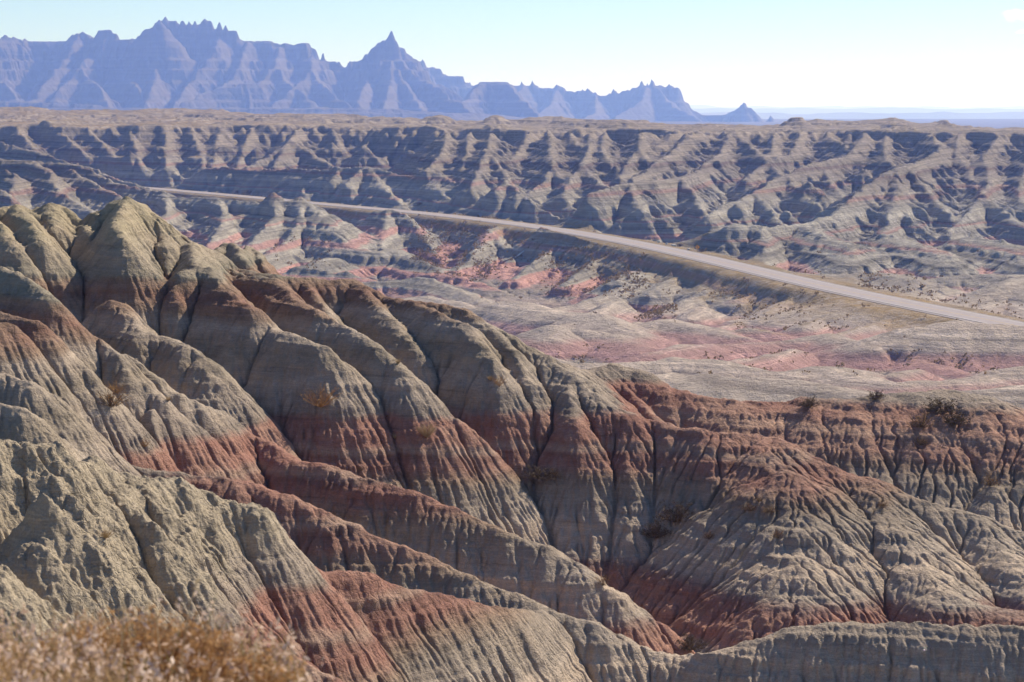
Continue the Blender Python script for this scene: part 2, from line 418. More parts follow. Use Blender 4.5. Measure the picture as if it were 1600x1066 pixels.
nr_(1.2, .2, (477, 441, -5.95), (502, 476, -6.5), (515, 494, -6.8))
nr_(1.2, .4, (553, 436, -5.98), (578, 463, -6.35), (603, 494, -6.8), (629, 519, -7.2), (654, 552, -7.75), (679, 595, -8.55), (705, 631, -9.2), (730, 656, -9.6), (760, 683, -10.0), (800, 718, -10.6), (830, 743, -11.0), (865, 773, -11.5), (925, 808, -12.0), (975, 833, -12.4), (1020, 863, -12.95))
nr_(1.2, .35, (650, 474, -6.5), (690, 490, -6.65), (725, 503, -6.85), (746, 536, -7.4), (763, 559, -7.8), (768, 584, -8.3), (765, 615, -8.95), (768, 650, -9.6), (780, 700, -10.7))
nr_(1.2, .3, (760, 503, -7), (800, 545, -7.7), (822, 590, -8.45), (838, 640, -9.3), (845, 700, -10.5))
nr_(1.0, .3, (890, 600, -8.7), (895, 655, -9.5), (905, 720, -10.7), (915, 780, -11.8))
nr_(1.0, .3, (975, 645, -9.45), (985, 700, -10.5), (985, 760, -11.6))
# the round red-topped mound and the ridge leading to it
nr_(.8, .5, (801, 528, -7.5), (852, 556, -8), (890, 581, -8.4), (920, 612, -8.9), (936, 624, -9.1), (979, 642, -9.4), (1017, 657, -9.7), (1055, 669, -9.85), (1120, 676, -9.9), (1180, 680, -10), (1220, 690, -10.15), (1250, 708, -10.4), (1300, 730, -10.8), (1350, 748, -11.1), (1450, 788, -11.8), (1525, 805, -12.1), (1600, 833, -12.6), (1760, 880, -13.4))
nr_(.72, 1.4, (1190, 684, -10.05), (1225, 740, -10.75), (1245, 800, -11.55), (1240, 870, -12.4), (1240, 935, -13.15), (1250, 1000, -13.9))
nr_(.72, 1.0, (1350, 748, -11.1), (1400, 830, -12.1), (1440, 890, -12.8), (1480, 930, -13.2), (1560, 960, -13.6), (1700, 985, -13.8))
nr_(.75, .8, (1525, 805, -12.1), (1580, 870, -12.9), (1640, 930, -13.5))
nr_(.8, .5, (1120, 676, -9.9), (1125, 740, -10.9), (1120, 800, -11.8), (1100, 850, -12.6))
# back crest
nr_(.85, .7, (852, 556, -8.0), (880, 572, -8.55), (910, 579, -9.1), (961, 569, -9.0), (991, 576, -9.15), (1006, 594, -9.55), (1040, 606, -9.7), (1090, 619, -9.95), (1160, 629, -10.15))
nr_(.60, 1.6, (1160, 629, -10.15), (1220, 631, -10.2), (1270, 624, -10.05), (1330, 628, -10.1), (1380, 622, -10.0), (1430, 613, -9.85), (1480, 611, -9.85), (1520, 618, -9.95), (1560, 636, -10.25), (1600, 652, -10.5), (1760, 700, -11.3))
nr_(1.2, .25, (940, 576, -9.15), (985, 610, -9.7), (1020, 648, -10.3))
nr_(1.2, .25, (1006, 594, -9.55), (1050, 628, -10.1), (1100, 668, -10.9))
nr_(.68, .9, (1270, 625, -10.1), (1310, 690, -11.1), (1350, 740, -12.0))
nr_(.68, .9, (1430, 615, -9.9), (1480, 690, -11.1), (1560, 760, -12.2), (1620, 810, -13))
nr_(.68, .9, (1360, 623, -10), (1400, 700, -11.3), (1450, 760, -12.3))
nr_(.68, .9, (1550, 635, -10.2), (1620, 720, -11.6))
# nearest crumbly knoll
nr_(1.3, .25, (-140, 660, -5.1), (0, 688, -5.55), (31, 700, -5.7), (75, 702, -5.75), (109, 722, -6.1), (141, 724, -6.2), (175, 735, -6.45), (194, 740, -6.55), (250, 754, -6.8), (272, 755, -6.85), (300, 770, -7.1), (344, 782, -7.3), (375, 785, -7.35), (400, 803, -7.6), (431, 841, -8.25), (456, 873, -8.75), (490, 896, -9.15), (575, 908, -9.45), (625, 927, -9.8), (700, 940, -10.2), (780, 957, -10.7), (850, 966, -11.4))
nr_(1.2, .25, (31, 702, -5.7), (56, 716, -5.9), (72, 742, -6.1), (103, 786, -6.5), (119, 830, -6.9), (150, 880, -7.35), (210, 950, -8.1), (260, 1020, -8.8))
nr_(1.2, .25, (141, 726, -6.25), (175, 790, -6.8), (225, 830, -7.15), (266, 874, -7.6), (294, 917, -8.05), (322, 952, -8.4), (362, 980, -8.7), (400, 1010, -9.0), (440, 1035, -9.3), (500, 1066, -9.65), (600, 1120, -10.2))
nr_(1.2, .25, (300, 772, -7.15), (328, 805, -7.5), (353, 855, -8.05), (390, 896, -8.5), (416, 927, -8.85), (447, 980, -9.5), (500, 1030, -10.1), (560, 1066, -10.55), (640, 1110, -11.2))
nr_(1.2, .2, (456, 874, -8.8), (500, 920, -9.35), (530, 965, -9.95), (570, 1010, -10.55), (610, 1066, -11.2))
nr_(1.2, .2, (575, 910, -9.5), (620, 960, -10.1), (660, 1010, -10.8), (700, 1066, -11.5))
nr_(1.2, .2, (700, 942, -10.25), (760, 1000, -11.0), (800, 1066, -11.9))
nr_(1.2, .25, (-140, 860, -6.4), (-40, 880, -6.7), (0, 912, -7.05), (25, 945, -7.5), (60, 1000, -8.1))
nr_(1.2, .25, (200, 745, -6.6), (232, 790, -7.0), (280, 830, -7.5), (310, 870, -8.0))
nr_(1.2, .25, (60, 790, -6.2), (40, 850, -6.7), (110, 905, -7.3), (190, 960, -8.0))

def build_near():
    ex, ey = make_fan(0.0014, 29.0, 128.0, 0.315)
    wx = ex + 0.16 * fbm(ex / 1.6, ey / 1.6, 3, 5); wy = ey + 0.16 * fbm(ex / 1.6, ey / 1.6, 3, 9)
    Y0 = ey[:, 0]
    base = -16.2 - 24 * sstep(80, 112, ey) + 1.5 * sstep(50, 36, ey) + 0 * ex
    z = ridge_field(wx, wy, near, base) if False else None
    # ridge_field needs fan-shaped coordinates for its windows, so warp afterwards by resampling
    z = ridge_field(ex, ey, near, base)
    z += 0.07 * fbm(ex / 1.1, ey / 1.1, 3, 21) + 0.03 * noise(ex / .3, ey / .3, 33)
    hard = lambda zz: 0.55 + 0.9 * (0.5 + 0.5 * np.sin(zz * 5.3 + 1.3 * np.sin(zz * 2.1)))
    cell = Y0 * 0.0014
    z, A = erode(z, cell, 6, 0.013, 0.5, 1.35, None, 45, hard, 4)
    FD = 0.00055
    fx, fy = make_fan(FD, 29.0, 128.0, 0.315)
    nr, nc = fx.shape
    z = resample(z, nr, nc); A = resample(A, nr, nc)
    z += 0.020 * noise(fx / .13, fy / .16, 41) + 0.02 * noise(fx / .35, fy / .35, 43)
    soft = 1 - .65 * sstep(71.0, 75, fy) * sstep(1, 5, fx)
    hard2 = lambda zz: hard(zz) * soft
    z, A = erode(z, fy[:, 0] * FD, 12, 0.016, 0.5, 2.6, A * 0.6, 14, hard2, 5)
    cells = A / (fy * FD) ** 2
    z -= (0.035 * sstep(6, 40, cells) + 0.085 * sstep(40, 300, cells)) * (fy / 60) * soft
    zz = z + 0.05 * fx + 0.15 * noise(fx / 6, fy / 6, 301)
    led = 0.35 + 0.65 * sstep(-.2, .5, noise(fx / 2.5, fy / 2.5 + zz, 303))
    z += led * (0.032 * np.sin(zz * 2 * math.pi / 0.53 + 1.5 * np.sin(zz * 3.1)) + 0.012 * np.sin(zz * 2 * math.pi / 0.19))
    # crust mask of the nearest knoll (upper beds only)
    crust = sstep(50, 44, fy) * sstep(-8.7, -7.8, z + 0.35 * noise(fx / 1.2, fy / 1.2, 3)) * sstep(-1.5, -4.5, fx)
    z += crust * (0.10 * fbm(fx / .6, fy / .6, 4, 61, 0.62) + 0.03 * np.abs(noise(fx / .12, fy / .12, 67)))
    z += 0.007 * noise(fx / .06, fy / .06, 71)
    return fx, fy, z, crust

# ------------------------------------------------------------------ VALLEY, ROAD, WALL
mid = []
def md(s, rr, *p): mid.append(([W(*q) for q in p], s, rr))
ROADZ = -38.0
road_px = [(1700, 531), (1600, 510), (1500, 490), (1400, 470), (1300, 449), (1200, 426), (1100, 402), (1000, 380), (900, 362), (800, 347.5), (700, 336), (600, 326), (500, 317.5), (415, 309), (350, 303), (280, 297), (220, 291.5), (150, 287), (60, 283)]
road = np.array([WZ(px, py, ROADZ)[:2] for px, py in road_px])
def catmull(P, n=12):
    P = np.asarray(P, float); Q = np.vstack([2 * P[0] - P[1], P, 2 * P[-1] - P[-2]]); out = []
    for i in range(1, len(Q) - 2):
        for k in range(n):
            t = k / n; a, b, c, d = Q[i - 1:i + 3]
            out.append(0.5 * ((2 * b) + (-a + c) * t + (2 * a - 5 * b + 4 * c - d) * t * t + (-a + 3 * b - 3 * c + d) * t ** 3))
    out.append(P[-1]); return np.array(out)
road = catmull(road, 8)
for _ in range(30): road[1:-1] = 0.25 * road[:-2] + 0.5 * road[1:-1] + 0.25 * road[2:]

# right-hand wall and its spurs
md(1.04, 1.35, (1440, 203, 960), (1470, 225, 880), (1445, 245, 820), (1410, 255, 760), (1365, 277, 720), (1335, 300, 690), (1305, 333, 655), (1250, 350, 625), (1190, 352, 605))
md(1.04, 1.35, (1410, 255, 760), (1440, 285, 730), (1470, 320, 700), (1500, 352, 675))
md(0.91, 1.35, (1400, 260, 750), (1400, 300, 700), (1390, 345, 650), (1370, 375, 600))
md(1.04, 1.35, (1350, 208, 960), (1319, 242, 880), (1287, 248, 850), (1231, 267, 800), (1209, 279, 780), (1178, 298, 745), (1131, 317, 705), (1105, 335, 675))
md(1.04, 0.90, (1231, 267, 800), (1245, 295, 770), (1275, 315, 730))
md(1.04, 0.90, (1280, 249, 850), (1300, 285, 800), (1310, 300, 770))
md(1.04, 0.90, (1180, 298, 745), (1200, 320, 710), (1220, 345, 670))
md(1.04, 1.35, (1250, 206, 1000), (1235, 235, 920), (1190, 255, 880), (1165, 275, 830))
md(1.10, 1.35, (1140, 203, 1010), (1125, 235, 930), (1090, 262, 840), (1060, 274, 780), (1016, 276, 750), (984, 282, 740), (937, 292, 720), (881, 306, 700))
md(1.04, 0.90, (1060, 274, 780), (1085, 300, 745), (1095, 322, 720))
md(1.04, 0.90, (984, 282, 740), (990, 305, 715), (1000, 320, 700))
md(1.10, 0.90, (1095, 202, 1000), (1066, 217, 950), (1037, 242, 890), (1006, 264, 840), (985, 278, 800))
md(1.10, 0.90, (1060, 202, 1010), (1030, 222, 950), (1000, 240, 910), (985, 262, 870))
md(0.78, 1.80, (1310, 343, 645), (1200, 352, 608), (1120, 346, 600), (1060, 336, 612), (1000, 337, 622), (950, 332, 645), (880, 330, 665))
md(0.85, 1.35, (1060, 336, 612), (1080, 360, 590), (1110, 395, 560), (1140, 415, 535))
md(0.72, 1.35, (1190, 352, 606), (1200, 385, 575), (1180, 402, 550))
md(0.50, 5.00, (1250, 352, 620), (1300, 372, 580), (1335, 383, 560), (1330, 408, 530))
md(0.50, 5.00, (1390, 365, 590), (1440, 384, 560), (1465, 388, 550), (1480, 410, 525))
md(0.50, 5.00, (1520, 365, 590), (1580, 380, 560), (1610, 390, 545), (1600, 412, 525))
md(1.04, 1.35, (1560, 206, 930), (1535, 240, 860), (1545, 280, 780), (1534, 300, 730), (1505, 340, 680), (1480, 360, 650))
md(1.04, 1.35, (1534, 300, 730), (1565, 325, 700), (1600, 350, 665))
md(1.04, 1.35, (1620, 215, 880), (1600, 262, 800), (1590, 300, 740), (1620, 340, 680))
md(1.04, 1.35, (1500, 204, 950), (1490, 235, 880), (1515, 270, 820), (1520, 290, 780))
md(0.40, 6.00, (1260, 422, 510), (1320, 423, 505), (1310, 452, 475))
md(0.35, 6.00, (1380, 425, 505), (1440, 440, 480), (1400, 468, 452))
md(0.35, 6.00, (1500, 430, 500), (1620, 428, 490), (1550, 458, 455), (1480, 488, 425))
md(0.35, 6.00, (1620, 450, 460), (1640, 480, 430))
for q in [((1150, 205, 1010), (1180, 232, 930), (1212, 262, 860), (1235, 292, 800)), ((1290, 206, 1000), (1330, 232, 920), (1352, 262, 850), (1380, 300, 790)), ((1010, 204, 1000), (1045, 235, 930), (1072, 262, 880), (1100, 300, 800)),
          ((890, 205, 1000), (900, 222, 950), (925, 244, 900)), ((1470, 206, 960), (1515, 240, 880), (1560, 275, 810), (1590, 310, 750)), ((830, 204, 1040), (812, 228, 960), (795, 255, 890)), ((1210, 205, 1010), (1205, 228, 930), (1200, 246, 900)), ((1385, 205, 980), (1378, 228, 900), (1385, 246, 840))]:
    md(1.15, 1.0, *q)
# middle cones
for p in [((770, 203, 990), (761, 228, 910), (750, 255, 860), (735, 292, 810)), ((761, 228, 910), (780, 255, 870), (800, 285, 830)), ((860, 205, 990), (859, 231, 910), (845, 255, 870)),
          ((862, 253, 850), (850, 280, 820), (825, 300, 790)), ((862, 253, 850), (880, 285, 815), (890, 300, 790)), ((859, 231, 910), (862, 253, 850)),
          ((925, 203, 1000), (919, 229, 910), (909, 254, 850), (890, 275, 820), (880, 300, 780)), ((909, 254, 850), (935, 280, 810), (955, 292, 770)), ((945, 205, 980), (940, 231, 900), (960, 262, 850)),
          ((1000, 203, 990), (1000, 223, 920), (985, 245, 880), (965, 275, 820)), ((1000, 223, 920), (1010, 245, 880)), ((790, 278, 810), (770, 300, 780), (755, 312, 765)), ((790, 278, 810), (815, 300, 780), (830, 312, 760)), ((809, 296, 780), (800, 312, 765)),
          ((700, 203, 1010), (690, 235, 920), (665, 262, 880)), ((735, 205, 1000), (728, 235, 920), (720, 262, 880))]:
    md(1.17, 0.68, *p)
# left-middle hills
md(.78, .9, (480, 264, 955), (520, 262, 945), (572, 256, 930), (600, 264, 915), (640, 271, 900), (665, 269, 890), (687, 268, 880), (731, 292, 835), (775, 315, 800))
md(.78, .9, (572, 256, 930), (540, 285, 895), (508, 311, 885))
md(.78, .9, (572, 256, 930), (600, 290, 880), (632, 320, 843))
md(.75, 1.3, (665, 268, 890), (692, 300, 840), (722, 321, 800))
md(1.25, .9, (240, 293, 1062), (270, 283, 1052), (300, 261, 1040), (350, 257, 1030), (400, 262, 1010), (455, 259, 985), (490, 262, 965))
md(1.0, .9, (455, 262, 985), (470, 285, 950), (478, 303, 915))
md(1.0, .9, (530, 258, 945), (520, 280, 915))
md(1.1, 1.3, (470, 200, 1190), (455, 214, 1120), (445, 232, 1070), (430, 254, 1020))
md(1.1, .9, (455, 214, 1120), (490, 238, 1065), (520, 256, 1010))
md(1.1, .9, (450, 220, 1100), (420, 240, 1060), (385, 257, 1030))
for i, (a, b) in enumerate([(30, 70), (90, 150), (140, 190), (205, 222), (262, 262), (300, 320), (345, 335), (395, 372), (520, 540), (560, 580), (610, 600), (640, 650)]):
    md(1.15, 1.5, (a, 199, 1205), ((a + b) / 2, 222, 1150), (b, 258, 1085))
md(1.0, 1.3, (-60, 205, 1150), (30, 225, 1080), (90, 245, 1000), (150, 262, 920), (190, 278, 885), (230, 289, 860))
# left reddish mounds
md(0.78, 1.35, (-100, 240, 850), (-20, 243, 850), (50, 250, 845), (94, 254, 840), (131, 257, 830), (166, 276, 810), (200, 288, 795), (260, 298, 775))
md(0.78, 1.35, (-60, 262, 790), (25, 268, 765), (20, 300, 725), (5, 320, 690))
md(0.78, 1.35, (50, 250, 845), (80, 268, 765), (92, 298, 720), (130, 320, 690), (165, 345, 655))
md(0.78, 1.35, (110, 262, 800), (150, 285, 750), (190, 305, 715), (215, 330, 680))
md(0.78, 1.35, (-60, 290, 700), (0, 292, 700), (30, 315, 665))
# long bluish slope below the road
md(0.78, 0.90, (170, 296, 820), (200, 299, 800), (260, 303, 770), (340, 306.5, 750), (395, 311, 735), (410, 318, 730), (430, 300, 725), (447, 312, 718), (470, 303, 720), (490, 325, 705), (520, 346, 690), (545, 372, 665))
md(0.85, 0.90, (260, 303, 770), (262, 325, 725), (250, 350, 690), (235, 375, 650))
md(0.85, 0.90, (340, 306, 750), (350, 330, 715), (345, 350, 690), (325, 380, 650))
md(0.85, 0.90, (430, 300, 725), (432, 335, 700), (410, 358, 670), (380, 385, 640), (350, 410, 610))
md(0.85, 0.90, (470, 303, 720), (468, 342, 690), (450, 370, 660), (420, 390, 630), (390, 410, 600))
md(0.50, 3.00, (490, 325, 705), (520, 355, 670), (540, 380, 650), (590, 392, 640), (615, 388, 650), (660, 408, 620), (720, 432, 595), (800, 462, 560))
md(0.50, 3.00, (520, 400, 625), (470, 415, 605), (560, 430, 590), (640, 455, 560))
md(0.78, 0.90, (590, 328, 750), (612, 326, 750), (632, 330, 745), (655, 355, 715), (680, 390, 680), (695, 415, 655))
md(0.78, 0.90, (605, 327, 750), (600, 360, 705), (595, 385, 665))
md(0.78, 0.90, (790, 350, 722), (765, 355, 700), (752, 378, 668), (735, 400, 640), (705, 420, 615))
md(0.72, 0.90, (765, 355, 700), (790, 385, 670), (800, 405, 650))
md(0.78, 0.90, (875, 370, 680), (858, 386, 650), (845, 402, 625), (800, 432, 580))
md(0.78, 0.90, (960, 380, 640), (945, 390, 625), (925, 408, 600), (880, 440, 555))
md(0.51, 2.8, (1060, 405, 595), (1030, 415, 575), (1000, 438, 540), (960, 455, 515), (900, 476, 485), (830, 488, 465))
md(0.46, 3.5, (1180, 440, 540), (1130, 449, 525), (1085, 465, 495), (1045, 488, 465))
md(0.46, 3.5, (1140, 450, 520), (1190, 470, 490), (1215, 490, 465))
md(0.51, 4.2, (560, 440, 560), (650, 432, 560), (700, 445, 540), (760, 470, 500))
md(0.43, 4.2, (560, 470, 480), (660, 462, 490), (751, 479, 455), (789, 469, 450), (819, 472, 445), (877, 485, 430), (915, 486, 425), (945, 492, 415), (1000, 530, 375))
md(0.43, 4.2, (860, 530, 370), (870, 510, 385), (960, 520, 380), (1010, 545, 355))
md(0.43, 3.5, (976, 512, 405), (1047, 495, 412), (1080, 503, 405), (1160, 526, 380))
md(0.43, 3.5, (1125, 526, 400), (1175, 514, 400), (1220, 525, 395))
md(0.41, 3.5, (1020, 552, 345), (1080, 537, 358), (1150, 535, 365), (1225, 532, 368), (1300, 522, 372), (1350, 540, 355), (1400, 552, 345), (1450, 570, 332), (1530, 588, 318))
md(0.36, 5.6, (1360, 542, 345), (1400, 528, 350), (1450, 509, 352), (1510, 499, 352), (1600, 508, 348), (1700, 530, 345))
md(0.36, 4.9, (860, 560, 300), (900, 572, 300), (990, 570, 302), (1060, 560, 305), (1100, 562, 304), (1175, 575, 298), (1250, 581, 294), (1290, 572, 298), (1345, 590, 286), (1400, 600, 280), (1500, 596, 284), (1550, 585, 290), (1620, 570, 294))
md(0.32, 5.6, (860, 590, 262), (960, 592, 262), (1080, 585, 264), (1180, 594, 256), (1270, 604, 250), (1400, 622, 240), (1600, 605, 245), (1700, 600, 245))
for q in [((1250, 462, 470), (1210, 478, 450), (1185, 500, 425)), ((1190, 452, 498), (1150, 468, 475)), ((1330, 478, 440), (1290, 492, 425), (1255, 510, 402)), ((1060, 428, 548), (1040, 440, 530), (1020, 452, 512)), ((990, 420, 560), (965, 436, 540)),
          ((900, 500, 420), (860, 515, 400), (830, 530, 380)), ((1390, 498, 412), (1350, 510, 398), (1310, 520, 385)), ((1100, 478, 462), (1075, 492, 442)), ((960, 470, 480), (930, 488, 455), (890, 500, 436)), ((1000, 500, 430), (985, 518, 405), (950, 535, 385)),
          ((1160, 500, 430), (1125, 512, 415), (1100, 522, 400)), ((1240, 545, 345), (1200, 556, 332), (1150, 565, 322)), ((1440, 580, 305), (1400, 590, 296)), ((1050, 580, 285), (1000, 590, 275))]:
    md(.5, 2.0, *q)
def cone(px, py, Y, seed):
    rg = random.Random(seed); a = W(px, py, Y); n = rg.choice((3, 4, 4)); a0 = rg.uniform(-.4, .4)
    for k in range(n):
        w = -math.pi / 2 + a0 + (k - (n - 1) / 2) * rg.uniform(.75, 1.05)
        L = rg.uniform(14, 26) * Y / 800; g = rg.uniform(.62, .8); b = rg.uniform(-.25, .25)
        p1 = (a[0] + math.cos(w) * L * .5, a[1] + math.sin(w) * L * .5, a[2] - L * .5 * g * 1.1)
        p2 = (a[0] + math.cos(w + b) * L, a[1] + math.sin(w + b) * L, a[2] - L * g)
        mid.append(([a, p1, p2], 1.25, .5))
    mid.append(([a, (a[0] * 1.01 + rg.uniform(-6, 6), a[1] + 22, a[2] - 3.5)], 1.2, .5))
for k, q in enumerate([(1410, 250, 770), (1534, 300, 725), (1175, 287, 800), (1209, 275, 790), (1262, 280, 760), (1285, 297, 740), (1575, 318, 700), (1500, 341, 670), (1060, 272, 790), (1016, 273, 760), (862, 251, 850), (909, 251, 850), (761, 226, 900), (859, 229, 920), (937, 229, 900), (1000, 221, 920), (790, 275, 820), (809, 294, 785),
        (1120, 246, 880), (1320, 236, 890), (1350, 258, 830), (1470, 258, 800), (1450, 286, 740), (1230, 326, 690), (1150, 316, 700), (1340, 326, 680), (1420, 331, 660), (700, 236, 960), (640, 229, 1060), (570, 224, 1090), (520, 217, 1110), (350, 222, 1130), (250, 222, 1120), (150, 224, 1080), (60, 232, 1050), (1590, 270, 800), (1560, 245, 860), (1085, 238, 930), (960, 258, 850), (830, 262, 860), (735, 262, 880), (300, 236, 1110), (205, 232, 1110), (400, 228, 1120)]):
    cone(*q, 500 + k)
# rim of the table land
RIM = [(-200, 1240), (0, 1230), (110, 1215), (300, 1205), (480, 1195), (600, 1150), (700, 1100), (800, 1070), (900, 1020), (960, 1060), (1050, 1030), (1150, 1010), (1300, 1010), (1420, 980), (1600, 960), (1800, 950)]

def road_dist(X, Y):
    """signed distance to the road centre line (positive beyond the road)"""
    best = np.full(X.shape, 1e9, np.float32); sg = np.ones(X.shape, np.float32)
    P = road[::2]
    for a, b in zip(P[:-1], P[1:]):
        d = b - a; L = d @ d
        t = np.clip(((X - a[0]) * d[0] + (Y - a[1]) * d[1]) / L, 0, 1)
        ex = X - a[0] - t * d[0]; ey = Y - a[1] - t * d[1]
        dd = np.sqrt(ex * ex + ey * ey)
        cr = d[0] * ey - d[1] * ex
        up = dd < best
        best = np.where(up, dd, best); sg = np.where(up, np.sign(-cr), sg)
    return best * sg

def build_mid():
    D1 = 0.002
    X, Y = make_fan(D1, 112.0, 2100.0, 0.27)
    s = road_dist(X, Y)                     # + = far side
    aa = sstep(500, 600, Y)
    ab = sstep(425, 480, Y)
    drop_near = aa * (8.0 * sstep(5, 26, -s) + 3.5 * sstep(30, 90, -s)) + (1 - aa) * (ab * (3.5 * sstep(6, 16, -s) + 6.5 * sstep(14, 34, -s)) + (1 - ab) * (2.5 * sstep(8, 30, -s) + 8.0 * sstep(28, 52, -s)))
    base = np.where(s > 0, -43.5 + 5.5 * sstep(60, 260, s), -38.6 - drop_near)
    base = base + 6.5 * sstep(330, 240, Y) * sstep(-40, 80, X)
    base = base + 1.2 * fbm(X / 60, Y / 60, 3, 77)
    ribs = add_ribs([m for m in mid if max(p[1] for p in m[0]) > 0], 0.55, 12.0, 20.0, 0.62, 1.15, 0.7, 4)
    rg = random.Random(11)
    rimx = [((p - 800) / FPX * q, q) for p, q in RIM]
    px = -150.0
    while px < 1750:
        q = np.interp(px, [p for p, _ in RIM], [q for _, q in RIM]) + rg.uniform(-6, 10)
        L = rg.uniform(22, 44); g = rg.uniform(.55, .8); z0 = -11.3 - rg.uniform(0, 1.5)
        x0 = (px - 800) / FPX * q; bx = rg.uniform(-.35, .35)
        ribs.append(([(x0, q, z0), (x0 + bx * L * .5, q - L * .45, z0 - L * .38 * g), (x0 + bx * L, q - L, z0 - L * g)], rg.uniform(1.05, 1.4), 1.2))
        px += rg.uniform(14, 34)
    ribs2 = add_ribs(ribs, 0.5, 6.5, 8.5, 0.75, 1.3, 0.4, 6)
    def back(r):
        p = r[0][0]
        if p[1] > 900 and p[2] > -14: return ([(p[0] + p[0] / p[1] * 22, p[1] + 22, -11.6)] + [(p[0], p[1], min(p[2], -11.9))] + list(r[0][1:]), r[1], r[2])
        return r
    z = ridge_field(X, Y, [back(r) for r in mid + ribs + ribs2], base.astype(np.float32))
    # table land beyond the rim
    u = X / Y
    rx = np.array([(p - 800) / FPX for p, _ in RIM]); ry = np.array([q for _, q in RIM])
    rim = np.interp(u, rx, ry) + 42 * fbm(X / 80, Y / 500, 3, 91) + 18 * fbm(X / 20, Y / 300, 3, 92)
    SK = [(-200, 168, 1750), (0, 168, 1750), (60, 168, 1750), (100, 174, 1750), (210, 171, 1750), (270, 169, 1750), (340, 171, 1750), (400, 178, 1650), (500, 178, 1600), (560, 180, 1550), (640, 183, 1500), (700, 187, 1450), (800, 187, 1400),
          (870, 184, 1380), (960, 185, 1350), (1010, 189, 1320), (1060, 195, 1300), (1130, 197, 1300), (1200, 197, 1300), (1235, 189, 1300), (1280, 187, 1300), (1340, 188, 1300), (1375, 184, 1300), (1395, 182, 1300), (1412, 187, 1300), (1440, 192, 1300), (1475, 188, 1280), (1490, 192, 1280), (1503, 201, 1250), (1560, 203, 1230), (1800, 203, 1230)]
    sx = [(a - 800) / FPX for a, b, c in SK]
    ky = np.interp(u, sx, [c for a, b, c in SK]); kz = np.interp(u, sx, [(HOR - b) / FPX * c for a, b, c in SK])
    kn = fbm(X / 60, Y / 60, 4, 95)
    f = np.clip((Y - rim) / (ky - rim), 0, 1)
    top = -11.0 + (1 - f) * 3.0 * fbm(X / 34, Y / 120, 3, 94) + (kz + 11.0) * sstep(0.35, 1, f) + (2.6 * fbm(X / 38, Y / 85, 4, 97) + 2.0 * np.abs(noise(X / 18, Y / 60, 99)) - 1.4) * (0.25 + 0.75 * np.sin(np.pi * np.clip(f, 0, 1)))
    top = top - np.maximum(0, Y - ky) * 0.35
    for cx, cy, h, w in [(-42, 1330, 4.5, 16), (-8, 1300, 4.5, 14), (-90, 1340, 4, 20), (150, 1180, 3.5, 12)]:
        top += h * np.clip(1 - np.hypot((X - cx) / w, (Y - cy) / (w * 1.5)), 0, 1)
    # grassy ledges that end in a low dark scarp
    led = (.55 + .45 * sstep(-0.08, -0.12, u)) * sstep(0.0, 0.3, noise(X / 60, Y / 120, 98) + 0.3)
    q = 1.6
    ter = np.floor(top / q) * q + q * sstep(0.0, 0.25, top / q - np.floor(top / q))
    top = top + led * (ter - top)
    top = np.maximum(top, -55)
    drop = np.maximum(0, rim - Y)
    table = top - drop * (1.1 + .5 * noise(X / 30, X * 0, 93))
    z = np.maximum(z, table)
    z += 0.5 * fbm(X / 14, Y / 14, 3, 55) * sstep(6, 30, np.abs(s))
    hard = lambda zz: 0.6 + 0.8 * (0.5 + 0.5 * np.sin(zz * 1.25 + 1.3 * np.sin(zz * 0.5)))
    z, A = erode(z, Y[:, 0] * D1, 12, 0.022, 0.5, 1.25, None, 40, hard, 5, 300.0)
    D2 = 0.00072
    X, Y = make_fan(D2, 112.0, 2100.0, 0.27); nr, nc = X.shape
    z = resample(z, nr, nc); A = resample(A, nr, nc)
    rough = sstep(420, 640, Y + 0.35 * X) * 0.85 + 0.15
    z += rough * (0.8 * np.abs(noise(X / 4.5, Y / 12, 141)) - 0.3 + 0.28 * noise(X / 1.8, Y / 3.2, 143))
    z, A = erode(z, Y[:, 0] * D2, 10, 0.030, 0.5, 2.0, A * .5, 10, hard, 4, 300.0)
    zz = z + 1.2 * noise(X / 70, Y / 70, 311)
    z += rough * (0.24 * np.sin(zz * 2 * math.pi / 3.3 + 1.4 * np.sin(zz * .7)) + 0.09 * np.sin(zz * 2 * math.pi / 1.35))
    z -= rough * 0.8 * sstep(8, 120, A / (Y * D2) ** 2) * (Y / 800)
    s = road_dist(X[::2, ::2], Y[::2, ::2]); s = resample(s, nr, nc)
    a = np.abs(s)
    verge = ROADZ - 0.14 - 0.09 * np.maximum(a - 6, 0)
    w = np.where(s > 0, sstep(20, 8.5, a + 2.5 * noise(X / 18, Y / 18, 8)), sstep(11.5, 7.0, a + 1.0 * noise(X / 18, Y / 18, 8)))
    z = z * (1 - w) + verge * w
    z = np.where((a < 14) & (z > verge + 0.02 + 0.0), np.minimum(z, verge + np.maximum(a - 8, 0) * 0.6), z)
    # steepness for the grass mask
    dzx = np.gradient(z, axis=1) / (Y * D2); dzy = np.gradient(z, axis=0) / (Y * D2)
    sl = np.hypot(dzx, dzy)
    grass = sstep(15, 8, a + 4 * noise(X / 9, Y / 9, 12))
    grass = np.maximum(grass, .7 * (s < 0) * sstep(20, 12, a + 6 * noise(X / 9, Y / 12, 14)) * sstep(700, 640, Y))
    grass = np.maximum(grass, sstep(0.30, 0.14, sl) * sstep(1060, 1110, Y) * (0.15 + 0.8 * sstep(-0.02, -0.14, X / Y)))
    flat = sstep(0.26, 0.08, sl)
    near_side = (s < 0) & (s > -50) & (X > 40) & (Y > 380)
    grass = np.maximum(grass, flat * np.where(near_side, 0.6, 0.12) * sstep(-30, -37, z))
    return X, Y, z, grass, A, sl, s

